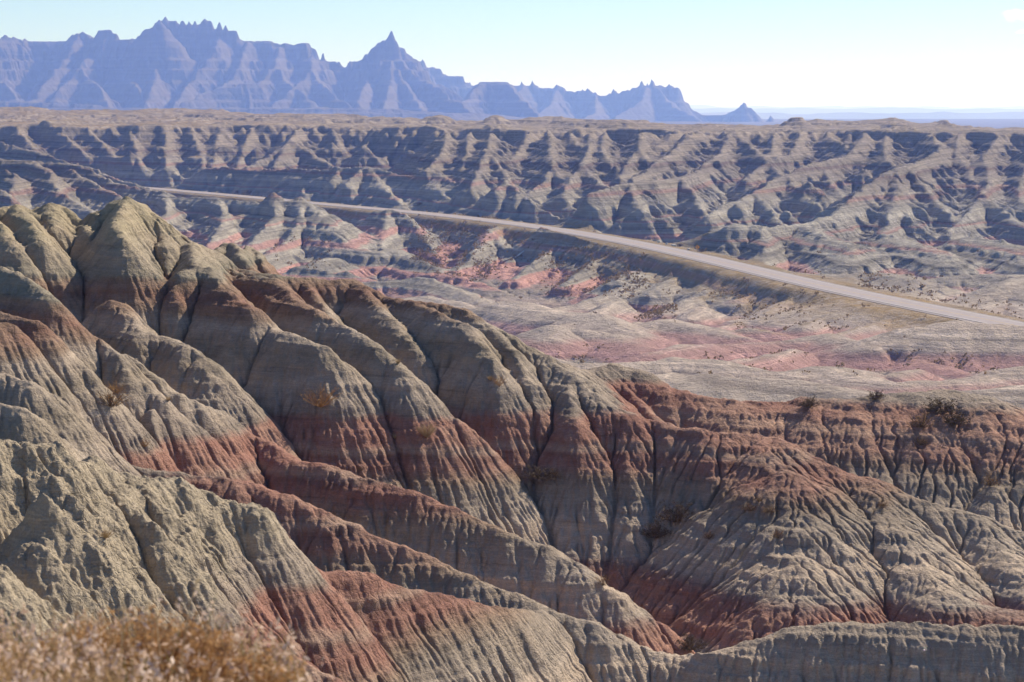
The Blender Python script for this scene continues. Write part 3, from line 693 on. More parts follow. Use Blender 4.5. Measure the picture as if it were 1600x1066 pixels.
def add_ribs(lines, minslope, spacing, length, grad, side, rr, seed, pmin=0.0):
    rg = random.Random(seed); out = []
    for pts, s, r0 in lines:
        if s < minslope: continue
        for a, b in zip(pts[:-1], pts[1:]):
            dx, dy = b[0] - a[0], b[1] - a[1]; L = math.hypot(dx, dy)
            if L < spacing * .5: continue
            tx, ty = dx / L, dy / L
            n = max(1, int(L / spacing + rg.random()))
            for k in range(n):
                t = (k + rg.random()) / n
                for sg in (-1, 1):
                    if rg.random() < .15: continue
                    if sg * -tx * 0 + sg * tx > 0.5 and False: continue
                    x, y, z = a[0] + t * dx, a[1] + t * dy, a[2] + t * (b[2] - a[2])
                    dn = -1 if b[2] > a[2] else 1
                    m = rg.uniform(0.1, 0.7) * dn
                    ox, oy = -ty * sg + tx * m, tx * sg + ty * m
                    q = math.hypot(ox, oy); ox /= q; oy /= q
                    ln = length * rg.uniform(.5, 1.3); g = grad * rg.uniform(.85, 1.15)
                    bend = rg.uniform(-.3, .3)
                    p1 = (x + ox * ln * .45, y + oy * ln * .45, z - ln * .45 * g * .85)
                    p2 = (x + ox * ln + oy * bend * ln * .4, y + oy * ln - ox * bend * ln * .4, z - ln * g)
                    out.append(([(x, y, z - .1), p1, p2], side, rr))
    return out

# ------------------------------------------------------------------ FAR RANGE
def build_far():
    D = 0.0006
    X, Y = make_fan(D, 2900.0, 5200.0)
    base = np.full(X.shape, -30.0, np.float32)
    F = []
    def fr(s, rr, *p): F.append(([W(*q) for q in p], s, rr))
    Yb = 3500
    fr(1.2, 4, *[(px, py, Yb + 60 * math.sin(px * .02)) for px, py in [(-200, 66), (-60, 58), (0, 60), (12, 58), (50, 64), (95, 68), (105, 62), (120, 57), (135, 53), (145, 57), (152, 62), (160, 55), (175, 51), (185, 57), (195, 64), (210, 62), (222, 58), (232, 50), (240, 46), (248, 42), (254, 36)]])
    fr(1.2, 4, *[(px, py, Yb + 30) for px, py in [(254, 40), (290, 42), (320, 42), (350, 48), (372, 58), (390, 67), (412, 67), (425, 68), (438, 77), (450, 73), (462, 76), (480, 71), (490, 80), (497, 93), (507, 95), (520, 100), (540, 104), (560, 98), (575, 88), (600, 72), (618, 76), (628, 78), (645, 90), (652, 98), (665, 120), (700, 140), (740, 160)]])
    for px, py, w in [(256, 33, 5), (263, 25, 5), (272, 35, 4), (279, 33, 3), (290, 33, 7), (300, 38, 6), (309, 37, 5), (318, 40, 4), (325, 28, 6), (333, 34, 4), (347, 37, 7), (356, 41, 5), (371, 47, 4), (365, 46, 4), (480, 70, 4), (507, 82, 3), (549, 94, 3), (606, 60, 4), (613, 50, 3.5), (617, 58, 2.5), (638, 88, 3), (134, 53, 4), (175, 51, 4), (240, 44, 4), (248, 38, 4)]:
        c = W(px, py, Yb + 20); b = (c[0], c[1], c[2])
        F.append(([b, (c[0], c[1] + 3, c[2] - 1)], 1.9 + .6 * (w < 4), 0.8))
    F.append(([W(578, 82, Yb), W(590, 74, Yb), W(602, 64, Yb), W(609, 57, Yb), W(613, 50.5, Yb), W(617, 57, Yb)], 2.6, 1.2))
    # second, lower range behind, to the right
    Y2 = 4200
    fr(1.2, 4, *[(px, py, Y2) for px, py in [(600, 90), (645, 94), (660, 98), (680, 112), (700, 118), (722, 123), (735, 134), (765, 130), (800, 134), (832, 138), (850, 140), (880, 146), (900, 146), (925, 150), (960, 150), (985, 143), (1000, 134), (1025, 133), (1052, 142), (1062, 156), (1080, 170), (1100, 180), (1125, 180), (1140, 174), (1160, 164), (1175, 172), (1192, 188), (1205, 188), (1220, 200)]])
    for px, py in [(677, 104), (735, 129), (815, 128), (832, 128), (836, 131), (870, 131), (878, 138), (910, 143), (917, 142), (958, 143), (975, 146), (1001, 128), (1017, 126), (1010, 130), (1030, 131), (1044, 131), (1056, 139), (1137, 172), (1160, 158), (1156, 161), (1172, 167), (1177, 172), (1202, 178)]:
        c = W(px, py - (2.5 if px < 1100 else -1), Y2); F.append(([c, (c[0] + 5, c[1] + 3, c[2] - 5)], 2.0, 0.8))
    rt = random.Random(3)
    def crest_at(lines, px):
        best = None
        for pts, s_, r_ in lines:
            if len(pts) < 8: continue
            for a, b in zip(pts[:-1], pts[1:]):
                qa = a[0] / a[1] * FPX + 800; qb = b[0] / b[1] * FPX + 800
                if min(qa, qb) <= px <= max(qa, qb) and qa != qb:
                    k = (px - qa) / (qb - qa); z_ = a[2] + k * (b[2] - a[2]); y_ = a[1] + k * (b[1] - a[1])
                    if best is None or z_ / y_ > best[1] / best[0]: best = (y_, z_)
        return best
    base_lines = list(F); px = -100.0
    while px < 1080:
        c = crest_at(base_lines, px)
        if c:
            hgt = rt.uniform(1.0, 5.5) * (1.0 if px > 640 else .7); x_ = (px - 800) / FPX * c[0]
            F.append(([(x_ - rt.uniform(1, 5), c[0], c[1] + hgt * rt.uniform(.2, .8)), (x_, c[0], c[1] + hgt), (x_ + rt.uniform(2, 9), c[0], c[1] + hgt * .3)], rt.uniform(1.5, 2.4), .8))
        px += rt.uniform(5, 17)
    # front spurs and buttresses
    Y3 = 3250
    for p in [[(770, 128, 3560), (755, 126, 3540), (790, 127, 3540), (800, 140, 3500), (840, 178, 3400)], [(755, 128, 3540), (735, 150, 3480), (700, 178, 3380)],
              [(0, 60, 3500), (-20, 110, 3400), (0, 124, 3330), (30, 150, 3250)], [(130, 55, 3520), (110, 90, 3440), (60, 150, 3280), (20, 175, 3200)],
              [(160, 60, 3500), (130, 108, 3380), (90, 150, 3280)], [(130, 108, 3380), (160, 140, 3300), (175, 170, 3220)], [(175, 60, 3500), (200, 110, 3400), (225, 150, 3300), (240, 175, 3200)],
              [(255, 40, 3530), (250, 90, 3430), (245, 130, 3330), (225, 172, 3220)], [(350, 50, 3530), (340, 80, 3450), (300, 130, 3350), (270, 172, 3220)], [(390, 67, 3520), (375, 110, 3400), (350, 140, 3330)],
              [(440, 76, 3520), (432, 104, 3430), (405, 132, 3350), (330, 142, 3300), (280, 165, 3220)], [(432, 104, 3430), (450, 130, 3370), (480, 150, 3300)], [(490, 85, 3500), (488, 112, 3420), (510, 140, 3350), (555, 170, 3250)], [(488, 112, 3420), (460, 140, 3330), (420, 172, 3240)],
              [(610, 80, 3520), (640, 110, 3450), (700, 150, 3350), (740, 175, 3260)], [(570, 92, 3500), (575, 130, 3420), (560, 160, 3300)], [(610, 84, 3500), (612, 130, 3400), (600, 170, 3260)], [(600, 80, 3520), (640, 140, 3380), (660, 170, 3270)],
              [(1010, 134, 4200), (1000, 160, 4100), (960, 182, 4000)], [(1020, 134, 4200), (1050, 165, 4100), (1090, 185, 4000)], [(870, 140, 4200), (860, 165, 4100), (830, 185, 4000)], [(930, 150, 4200), (930, 175, 4080), (900, 190, 3980)], [(730, 135, 4200), (760, 160, 4100)], [(820, 133, 4200), (800, 160, 4100), (780, 178, 4000)]]:
        fr(1.0, 3, *p)
    fr(.5, 10, (-200, 160, 3150), (0, 160, 3150), (200, 168, 3120), (500, 168, 3120), (700, 176, 3150), (900, 186, 3300), (1150, 192, 3600), (1250, 196, 3700))
    r1 = add_ribs(F, 0.9, 22.0, 40.0, 0.85, 1.7, 1.2, 9); F += r1 + add_ribs(r1, 0.9, 12.0, 14.0, 1.0, 1.9, .8, 10)
    z = ridge_field(X, Y, F, base)
    z += 2.2 * fbm(X / 40, Y / 40, 4, 3) * sstep(-30, 0, z)
    z += 2.2 * np.abs(noise(X / 14, Y / 40, 8)) * sstep(20, 80, z)
    hard = lambda zz: 0.6 + 0.8 * (0.5 + 0.5 * np.sin(zz * .35))
    z += 2.5 * np.abs(noise(X / 9, Y / 26, 18)) * sstep(-20, 30, z)
    z, A = erode(z, Y[:, 0] * D, 14, 0.03, 0.5, 3.2, None, 30, hard, 4, 300.0)
    z += 2.6 * np.sin(z * 2 * math.pi / 21 + 1.5 * np.sin(z * .11)) * sstep(-10, 10, z) + .8 * np.sin(z * 2 * math.pi / 7)
    return X * 1.7, Y * 1.7, z * 1.7

# ------------------------------------------------------------------ build
import time
T0 = time.time()
fx, fy, fz, crust = build_near()
hill = grid_mesh('badlands_hill', fx, fy, fz, near_material(), {'crust': crust})
tag(hill, kind='structure')
print('near', fz.shape, round(time.time() - T0, 1))
MX, MY, MZ, MG, MA, MS, MR = build_mid()
valley = grid_mesh('badlands_valley', MX, MY, MZ, mid_material(), {'grass': MG})
tag(valley, kind='structure')
print('mid', MZ.shape, round(time.time() - T0, 1))
FX, FY, FZ = build_far()
rng = grid_mesh('distant_range', FX, FY, FZ, far_material())
tag(rng, kind='structure')
print('far', FZ.shape, round(time.time() - T0, 1))

# plain to the horizon, with low far hills
def build_plain():
    X, Y = make_fan(0.004, 1900.0, 42000.0, 0.5)
    z = -60 - 60 * sstep(3000, 9000, Y) + 6 * fbm(X / 900, Y / 900, 3, 5)
    for yy, py, amp, sd in [(14000, 176, 18, 4), (22000, 169, 16, 8), (33000, 166, 38, 12)]:
        crest = (HOR - py) / FPX * yy + amp * fbm(X / (yy * .03), np.full_like(X, sd), 4, sd)
        z = np.maximum(z, crest - np.abs(Y - yy) * 0.08)
    return X, Y, z
t = NT('far grassland')
pc = t.ramp(t.noise(t.pos(), 0.0006, 5), [(0.35, (.08, .07, .055)), (0.6, (.15, .13, .095))])
gm = t.bsdf(pc, 0.95)
px_, py_, pz_ = build_plain()
plain = grid_mesh('far_plain', px_, py_, pz_, gm); tag(plain, kind='structure')

# ------------------------------------------------------------------ road
def strip(name, off0, off1, zup, mat, thick=0.0, parent=None, sub=1):
    d = np.gradient(road, axis=0); d /= np.linalg.norm(d, axis=1)[:, None]
    n = np.stack([-d[:, 1], d[:, 0]], 1)
    a = road + n * off0; b = road + n * off1
    N = len(road)
    v = [(x, y, ROADZ + zup) for x, y in a] + [(x, y, ROADZ + zup) for x, y in b]
    f = [(i, i + 1, N + i + 1, N + i) for i in range(N - 1)]
    if thick:
        v += [(x, y, ROADZ + zup - thick) for x, y in a] + [(x, y, ROADZ + zup - thick) for x, y in b]
        f += [(2 * N + i, 2 * N + i + 1, i + 1, i) for i in range(N - 1)] + [(N + i, N + i + 1, 3 * N + i + 1, 3 * N + i) for i in range(N - 1)]
    me = bpy.data.meshes.new(name); me.from_pydata(v, [], f); me.update(); me.materials.append(mat)
    o = bpy.data.objects.new(name, me); COL.objects.link(o)
    if parent: o.parent = parent
    return o
t = NT('old chip-seal asphalt')
p = t.pos()
c = t.ramp(t.noise(p, 0.5, 6, 0.7), [(0.3, (.33, .28, .262)), (0.7, (.40, .345, .322))])
asphalt = t.bsdf(c, 0.8, t.noise(p, 30, 3), 0.01, 0.5, spec=0.05)
t = NT('gravel shoulder')
c = t.ramp(t.noise(t.pos(), 1.5, 6, 0.7), [(0.3, (.26, .22, .20)), (0.7, (.34, .29, .25))])
gravel = t.bsdf(c, 0.95, t.noise(t.pos(), 12, 3), 0.02, 0.6)
t = NT('worn road paint')
paintm = t.bsdf((.62, .60, .56), 0.7)
t = NT('worn yellow road paint')
paintm_y = t.bsdf((.50, .33, .08), 0.7)
rd = strip('road', -3.5, 3.5, 0.0, asphalt, 0.5); tag(rd, kind='structure')
sh = strip('road_shoulder', -4.7, 4.7, -0.06, gravel, 0.5); tag(sh, kind='structure')
for o0, o1, m in ((-3.25, -3.13, paintm), (3.13, 3.25, paintm), (-0.16, -0.05, paintm_y), (0.05, 0.16, paintm_y)):
    ln = strip('road_marking', o0, o1, 0.006, m); tag(ln, kind='structure')

# ------------------------------------------------------------------ things
def col_hit(px, py, GX, GY, GZ):
    """the ground point that a line of sight first meets, on a fan-shaped ground sheet"""
    u = (px - 800) / FPX; ucol = GX[0] / GY[0]
    j = int(np.clip(np.searchsorted(ucol, u), 1, len(ucol) - 1))
    t = (u - ucol[j - 1]) / (ucol[j] - ucol[j - 1])
    z = GZ[:, j - 1] * (1 - t) + GZ[:, j] * t; Y = GY[:, 0]
    h = np.nonzero((HOR - py) / FPX * Y <= z)[0]
    if not len(h): return None
    i = h[0]; return Vector((u * Y[i], float(Y[i]), float(z[i])))

class MB:
    def __init__(s): s.v = []; s.f = []
    def tube(s, pts, r0, r1, n=3):
        pts = [Vector(p) for p in pts]; N = len(pts); base = len(s.v)
        for i, p in enumerate(pts):
            d = (pts[min(i + 1, N - 1)] - pts[max(i - 1, 0)]).normalized()
            a = d.cross(Vector((0.3, 0.9, 0.2))).normalized(); b = d.cross(a)
            r = r0 + (r1 - r0) * i / (N - 1)
            for k in range(n):
                w = 2 * math.pi * k / n; s.v.append(tuple(p + a * (r * math.cos(w)) + b * (r * math.sin(w))))
        for i in range(N - 1):
            for k in range(n):
                s.f.append((base + i * n + k, base + i * n + (k + 1) % n, base + (i + 1) * n + (k + 1) % n, base + (i + 1) * n + k))
        s.f.append(tuple(base + k for k in range(n))[::-1]); s.f.append(tuple(base + (N - 1) * n + k for k in range(n)))
    def leaf(s, c, size, rg, asp=1.0):
        c = Vector(c); a = Vector((rg.gauss(0, 1), rg.gauss(0, 1), rg.gauss(0, 1))).normalized()
        b = a.cross(Vector((rg.gauss(0, 1), rg.gauss(0, 1), rg.gauss(0, 1)))).normalized()
        i = len(s.v); a *= size * asp; b *= size
        s.v += [tuple(c - a), tuple(c - b * .6), tuple(c + a), tuple(c + b * .6)]; s.f.append((i, i + 1, i + 2, i + 3))
    def box(s, lo, hi):
        i = len(s.v); (a, b, c), (d, e, f) = lo, hi
        s.v += [(a, b, c), (d, b, c), (d, e, c), (a, e, c), (a, b, f), (d, b, f), (d, e, f), (a, e, f)]
        s.f += [tuple(i + k for k in q) for q in ((0, 3, 2, 1), (4, 5, 6, 7), (0, 1, 5, 4), (1, 2, 6, 5), (2, 3, 7, 6), (3, 0, 4, 7))]
    def build(s, name, mat, parent=None, smooth=False):
        me = bpy.data.meshes.new(name); me.from_pydata(s.v, [], s.f); me.update(); me.materials.append(mat)
        if smooth: me.polygons.foreach_set('use_smooth', [True] * len(me.polygons))
        o = bpy.data.objects.new(name, me); COL.objects.link(o)
        if parent: o.parent = parent
        return o

def plain_mat(name, stops, scale=3.0, rough=0.9, trans=0.0):
    t = NT(name); c = t.ramp(t.noise(t.pos(), scale, 4, 0.7), stops)
    m = t.bsdf(c, rough, spec=0.15)
    if trans:
        b = [n for n in t.n if n.type == 'BSDF_PRINCIPLED'][0]
        tr = t.new('BsdfTranslucent'); t.l.new(c, tr.inputs[0]); mx = t.new('MixShader'); mx.inputs[0].default_value = trans
        t.l.new(b.outputs[0], mx.inputs[1]); t.l.new(tr.outputs[0], mx.inputs[2]); t.l.new(mx.outputs[0], t.out.inputs['Surface'])
    return m
M_GOLD = plain_mat('dry golden twigs', [(.3, (.38, .22, .09)), (.7, (.55, .36, .17))], trans=.3)
M_PALE = plain_mat('bleached grass', [(.3, (.46, .34, .20)), (.7, (.62, .50, .33))], trans=.35)
M_DARKT = plain_mat('dark brown twigs', [(.3, (.10, .07, .045)), (.7, (.20, .14, .09))])
M_RUST = plain_mat('rust brown dry leaves', [(.3, (.38, .20, .08)), (.7, (.58, .35, .15))], trans=.3)
M_WOOD = plain_mat('grey stem wood', [(.3, (.20, .16, .12)), (.7, (.32, .26, .20))])

def make_bush(name, seed, mb, ml, nb=34, spread=1.0, tips=4, leafsize=.02, dome=.85, fine=1):
    """unit bush (height about 1): woody stem, forking branches, small leaf or seed tips"""
    rg = random.Random(seed)
    root = bpy.data.objects.new(name, None); root.empty_display_size = .2; COL.objects.link(root)
    st = MB(); br = MB(); lf = MB()
    st.tube([(0, 0, -.12), (.01, 0, .05), (0.0, .01, .16)], .035, .022, 5)
    for k in range(nb):
        a = rg.uniform(0, 2 * math.pi); e = math.acos(rg.uniform(.05, 1)) * spread * .62
        L = rg.uniform(.6, 1.0) * (dome + (1 - dome) * math.cos(e))
        d = Vector((math.sin(e) * math.cos(a), math.sin(e) * math.sin(a), math.cos(e)))
        p0 = Vector((0, 0, .06)); p1 = p0 + d * L * .5 + Vector((0, 0, -.02)); p2 = p0 + d * L + Vector((0, 0, .09 * math.sin(e)))
        br.tube([p0, p1, p2], .010, .004)
        for q in range(tips):
            t = rg.uniform(.35, 1); s0 = p0.lerp(p2, t)
            dd = (d + Vector((rg.gauss(0, .55), rg.gauss(0, .55), rg.gauss(.1, .35)))).normalized()
            s1 = s0 + dd * rg.uniform(.10, .24)
            br.tube([s0, s1], .005, .003)
            for w in range(fine):
                lf.leaf(s1 + Vector((rg.gauss(0, .02), rg.gauss(0, .02), rg.gauss(0, .02))), leafsize * rg.uniform(.6, 1.5), rg, 1.3)
    st.build('stem', M_WOOD, root); br.build('branches', mb, root); lf.build('leaves', ml, root)
    return root

def copy_tree(o, parent=None):
    c = o.copy(); COL.objects.link(c); c.parent = parent
    for ch in list(o.children): copy_tree(ch, c)
    return c

PROTO = {}
used = set()
def bush(kind, px, py, hpx, label, group=None, wide=1.0, G=None, dz=0.0):
    GX, GY, GZ = G or (fx, fy, fz)
    p = col_hit(px, py, GX, GY, GZ)
    if p is None: return
    if kind not in PROTO:
        PROTO[kind] = {'tumbleweed': lambda: make_bush('tumbleweed', 3, M_GOLD, M_GOLD, 40, 1.35, 6, .022),
                       'grass_tuft': lambda: make_bush('grass_tuft', 5, M_PALE, M_PALE, 150, 1.0, 1, .012),
                       'dry_shrub': lambda: make_bush('dry_shrub', 8, M_DARKT, M_RUST, 55, 1.5, 7, .022),
                       'dark_shrub': lambda: make_bush('dark_shrub', 12, M_DARKT, M_DARKT, 70, 1.5, 8, .030, fine=2)}[kind]()
    o = PROTO[kind]
    if kind in used: o = copy_tree(o)
    used.add(kind)
    h = hpx / FPX * p.y * 1.08
    o.location = p + Vector((0, 0, dz)); o.scale = (h * wide, h * wide, h); o.rotation_euler = (0, 0, (px * 7 + py) % 6.28)
    tag(o, label, {'tumbleweed': 'tumbleweed', 'grass_tuft': 'grass tuft'}.get(kind, 'shrub'), group)
GB = 'dry plants dotted over the clay hill'
bush('tumbleweed', 499, 640, 36, 'golden branching tumbleweed alone on the shaded middle face of the clay hill', GB)
bush('dry_shrub', 168, 640, 28, 'bushy rust-gold shrub in the gully of the left grey spurs', GB, 1.2)
bush('tumbleweed', 176, 618, 20, 'small thin tumbleweed just above the rust-gold shrub on the left spurs', GB)
bush('grass_tuft', 666, 690, 24, 'pale straw tuft on the red rounded knob right of centre face', GB, 1.2)
bush('dark_shrub', 846, 758, 22, 'brown shrub sitting on the crest above the main gully, left of the mound', GB, 1.5)
bush('dry_shrub', 868, 752, 14, 'small rusty shrub beside the brown one on the ridge crest', GB, 1.3)
bush('dark_shrub', 1058, 828, 30, 'dark scraggly shrub at the gully edge on the left flank of the round mound', GB, 1.3)
bush('dark_shrub', 1026, 850, 26, 'dark shrub low in the head of the main gully', GB, 1.0)
bush('dry_shrub', 1112, 850, 14, 'small tan shrub on the mound face, right of the gully shrubs', GB)
bush('dry_shrub', 1178, 806, 12, 'low brown shrub on the mound face, left one of two at mid height', GB, 1.6)
bush('dry_shrub', 1206, 808, 12, 'low brown shrub on the mound face, right one of two at mid height', GB, 1.6)
bush('dry_shrub', 1222, 850, 15, 'tan shrub lower on the middle of the mound face', GB, .9)
bush('dry_shrub', 945, 925, 17, 'orange shrub on the long grey ridge left of the main gully foot', GB)
bush('dark_shrub', 1086, 1030, 22, 'dark shrub at the very foot of the main gully', GB, 1.4)
bush('dark_shrub', 1478, 648, 22, 'largest dark brown shrub patch under the crest at the right of the hill', GB, 1.6)
bush('dark_shrub', 1500, 668, 20, 'dark shrub just right of and below the largest one near the right crest', GB, 1.6)
bush('dry_shrub', 1446, 672, 24, 'tan round shrub below the right crest, left of the dark patch', GB, 1.2)
bush('dark_shrub', 1268, 640, 16, 'dark shrub at the head of the rill below the middle of the back crest', GB, 1.2)
bush('dry_shrub', 1446, 700, 14, 'small brown shrub in the rill under the round tan shrub', GB, 1.2)
bush('dry_shrub', 1556, 765, 18, 'tan shrub on the lower right slope near the photo edge', GB, 1.2)
bush('dark_shrub', 1372, 627, 14, 'wispy dark shrub standing on the skyline of the back crest', GB, 1.3)
bush('dark_shrub', 1300, 623, 8, 'smallest dark shrub on the skyline of the back crest', GB, 1.6)
bush('tumbleweed', 780, 606, 20, 'thin golden weed in the dark rill high on the centre ridge', GB, .7)
bush('grass_tuft', 766, 598, 9, 'tiny orange tuft beside the dark rill high on the centre ridge', GB)
bush('grass_tuft', 615, 692, 9, 'tiny straw tuft on the steep red rib edge', GB)
bush('grass_tuft', 621, 570, 9, 'tiny orange tuft on the upper grey rib edge', GB)
bush('grass_tuft', 259, 630, 8, 'tiny orange tuft on the left grey spur crest', GB)
bush('tumbleweed', 220, 705, 14, 'small dried weed above the red foot of the left spur', GB, .8)
bush('dry_shrub', 1190, 790, 9, 'small rusty shrub above the pair on the mound face', GB)
bush('dry_shrub', 1388, 800, 12, 'small tan shrub on the right shoulder of the mound', GB)
bush('grass_tuft', 155, 850, 16, 'low orange-tan tuft on the crumbly slope of the nearest knoll', GB, 1.6)
bush('dry_shrub', 560, 745, 7, 'tiny dry shrub at the foot of the shaded centre face', GB)

# ravine scrub of the valley: nobody could count it
def scrub():
    rg = random.Random(77); m = MB()
    nr, nc = MZ.shape; D = math.log(MY[1, 0] / MY[0, 0])
    cells = MA / (MY * D) ** 2
    chan = sstep(15, 120, cells)
    wgt = chan * sstep(1.3, .5, MS) * (MZ < -33) * (np.abs(MR) > 8)
    zone = np.zeros_like(MZ)
    U = MX / MY * FPX + 800; V = HOR - MZ / MY * FPX
    for x0, x1, y0, y1, w in [(645, 775, 335, 425, 9), (795, 860, 362, 410, 9), (850, 1010, 385, 465, 5), (1000, 1060, 455, 500, 6), (1110, 1300, 428, 470, 4), (1340, 1460, 425, 480, 5), (1150, 1330, 470, 520, 3), (430, 520, 370, 420, 4), (1440, 1600, 468, 500, 4), (860, 950, 540, 575, 5), (1100, 1600, 550, 585, 5), (700, 760, 400, 440, 6), (360, 420, 285, 305, 6)]:
        zone = np.maximum(zone, w * sstep(x0 - 10, x0 + 15, U) * sstep(x1 + 10, x1 - 15, U) * sstep(y0 - 6, y0 + 8, V) * sstep(y1 + 6, y1 - 8, V))
    low = sstep(-38.5, -41, MZ)
    area = (MY * D) ** 2
    gentle = sstep(1.5, .6, MS) * (np.abs(MR) > 7)
    clump = sstep(-.1, .5, noise(MX / 12, MY / 20, 404))
    prob = area * (0.05 * wgt + gentle * zone * (.25 + clump) * (0.03 + .10 * chan + .06 * low) + .0012 * clump * gentle * (MZ < -36))
    prob = np.where(MY < 1000, prob, area * .0004 * (MS < .3) * clump)
    r = np.random.RandomState(5).rand(nr, nc)
    I, J = np.nonzero(r < prob)
    print('scrub', len(I))
    k = np.random.RandomState(6).permutation(len(I))[:20000]
    for i, j in zip(I[k], J[k]):
        x, y, z = float(MX[i, j]), float(MY[i, j]), float(MZ[i, j])
        R_ = rg.uniform(.25, .85) * (1.2 if y > 450 else .8)
        for q in range(9):
            a = rg.uniform(0, 6.28); e = rg.uniform(0, 1.4); rr = R_ * rg.uniform(.3, 1)
            m.leaf((x + rr * math.cos(a) * math.sin(e), y + rr * math.sin(a) * math.sin(e), z + .05 + rr * .8 * math.cos(e)), R_ * rg.uniform(.22, .42), rg)
    mt = plain_mat('scrub leaves', [(.3, (.16, .11, .06)), (.5, (.24, .17, .09)), (.7, (.36, .23, .10))], .5, trans=.3)
    o = m.build('ravine_scrub', mt); tag(o, kind='stuff')
scrub()

# warning sign beside the road
def sign():
    p = col_hit(1090, 392.5, MX, MY, MZ)
    e = bpy.data.objects.new('road_sign', None); COL.objects.link(e); e.location = p
    k = p.y / 600.0
    t = NT('orange sign face'); ms = t.bsdf((.90, .38, .02), .5, spec=.4)
    t = NT('black sign paint'); mk = t.bsdf((.02, .018, .015), .6)
    t = NT('grey steel'); mg = t.bsdf((.25, .24, .23), .5)
    H = 1.15; a = .66
    m = MB(); m.box((-.04, .02, -.3), (.04, .08, H + .35)); m.build('post', mg, e)
    def plate(r, y0, y1, chamf=.06):
        m = MB(); pts = []
        for (cx, cz) in ((0, -r), (r, 0), (0, r), (-r, 0)):
            nx, nz = -cz / r, cx / r
            for sg in (-1, 1): pts.append((cx * (1 - chamf) + sg * nx * chamf * r, H + cz * (1 - chamf) + sg * nz * chamf * r))
        n = len(pts)
        m.v += [(x, y0, z) for x, z in pts] + [(x, y1, z) for x, z in pts]
        m.f += [tuple(range(n)), tuple(range(2 * n - 1, n - 1, -1))] + [(i, i + n, (i + 1) % n + n, (i + 1) % n) for i in range(n)]
        return m
    plate(a, .0, .012).build('sign_panel', ms, e)
    # thin black border and a left-bending arrow
    m = MB(); r0, r1 = a * .90, a * .86
    for (p0, p1) in (((0, -1), (1, 0)), ((1, 0), (0, 1)), ((0, 1), (-1, 0)), ((-1, 0), (0, -1))):
        i = len(m.v)
        m.v += [(p0[0] * r0, -.004, H + p0[1] * r0), (p1[0] * r0, -.004, H + p1[1] * r0), (p1[0] * r1, -.004, H + p1[1] * r1), (p0[0] * r1, -.004, H + p0[1] * r1)]
        m.f.append((i, i + 1, i + 2, i + 3))
    m.build('border', mk, e)
    m = MB(); y = -.004
    pts = [(.10, -.30), (.10, -.05), (.02, .08), (-.10, .14)]; w = .045
    for (x0, z0), (x1, z1) in zip(pts[:-1], pts[1:]):
        d = Vector((x1 - x0, z1 - z0)).normalized() * w; i = len(m.v)
        m.v += [(x0 + d.y, y, H + z0 - d.x), (x1 + d.y, y, H + z1 - d.x), (x1 - d.y, y, H + z1 + d.x), (x0 - d.y, y, H + z0 + d.x)]; m.f.append((i, i + 1, i + 2, i + 3))
    i = len(m.v); m.v += [(-.07, y, H + .03), (-.05, y, H + .26), (-.27, y, H + .21)]; m.f.append((i, i + 1, i + 2))
    m.build('arrow', mk, e)
    e.scale = (1.05 * k, 1.05 * k, 1.05 * k)
    tag(e, 'orange diamond warning sign with an arrow, beside the far verge of the road', 'road sign')
sign()

# pale pipe lying in the scrubby ravine
def pipe():
    p = col_hit(812, 400, MX, MY, MZ)
    m = MB(); n = 12; L = 3.4; ro, ri = .22, .18
    for x in (-L / 2, L / 2):
        for r in (ro, ri):
            m.v += [(x, r * math.cos(2 * math.pi * k / n), r * math.sin(2 * math.pi * k / n)) for k in range(n)]
    for k in range(n):
        q = (k + 1) % n
        m.f += [(k, q, 2 * n + q, 2 * n + k), (n + q, n + k, 3 * n + k, 3 * n + q), (q, k, n + k, n + q), (2 * n + k, 2 * n + q, 3 * n + q, 3 * n + k)]
    t = NT('pale galvanised pipe'); o = m.build('drain_pipe', t.bsdf((.62, .62, .60), .5, spec=.4), None, True)
    o.location = p + Vector((0, 0, .5)); o.rotation_euler = (0, R(-32), R(25))
    tag(o, 'short pale pipe lying tilted in the dark scrubby ravine below the road', 'pipe')
pipe()

# pale boulders beyond the road
def rock(px, py, size, label, seed):
    import bmesh
    p = col_hit(px, py, MX, MY, MZ); rg = random.Random(seed)
    me = bpy.data.meshes.new('boulder'); bm = bmesh.new(); bmesh.ops.create_icosphere(bm, subdivisions=3, radius=1)
    for k in range(9):
        d = Vector((rg.gauss(0, 1), rg.gauss(0, 1), rg.gauss(0, 1))).normalized(); h = rg.uniform(.6, .85)
        for v in bm.verts:
            q = v.co.dot(d)
            if q > h: v.co -= d * (q - h) * .9
    for v in bm.verts: v.co *= size; v.co.z *= .7; v.co.x *= 1.3
    bm.to_mesh(me); bm.free(); me.materials.append(M_ROCK)
    o = bpy.data.objects.new('boulder', me); COL.objects.link(o); o.location = p + Vector((0, 0, size * .25)); o.rotation_euler = (0, 0, seed)
    tag(o, label, 'boulder', 'pale boulders on the far verge of the road')
t = NT('pale sandstone'); M_ROCK = t.bsdf((.62, .57, .48), .9, t.noise(t.pos(), 6, 4), .05, .6)
rock(1030, 378, .62, 'leftmost of the pale boulders on the verge left of the warning sign', 1)
rock(1042, 381, .45, 'second pale boulder from the left on the verge before the warning sign', 2)
rock(1053, 384, .60, 'pale boulder on the verge nearest the left of the warning sign', 3)
rock(1077, 390, .55, 'pale flat boulder almost below the warning sign', 4)
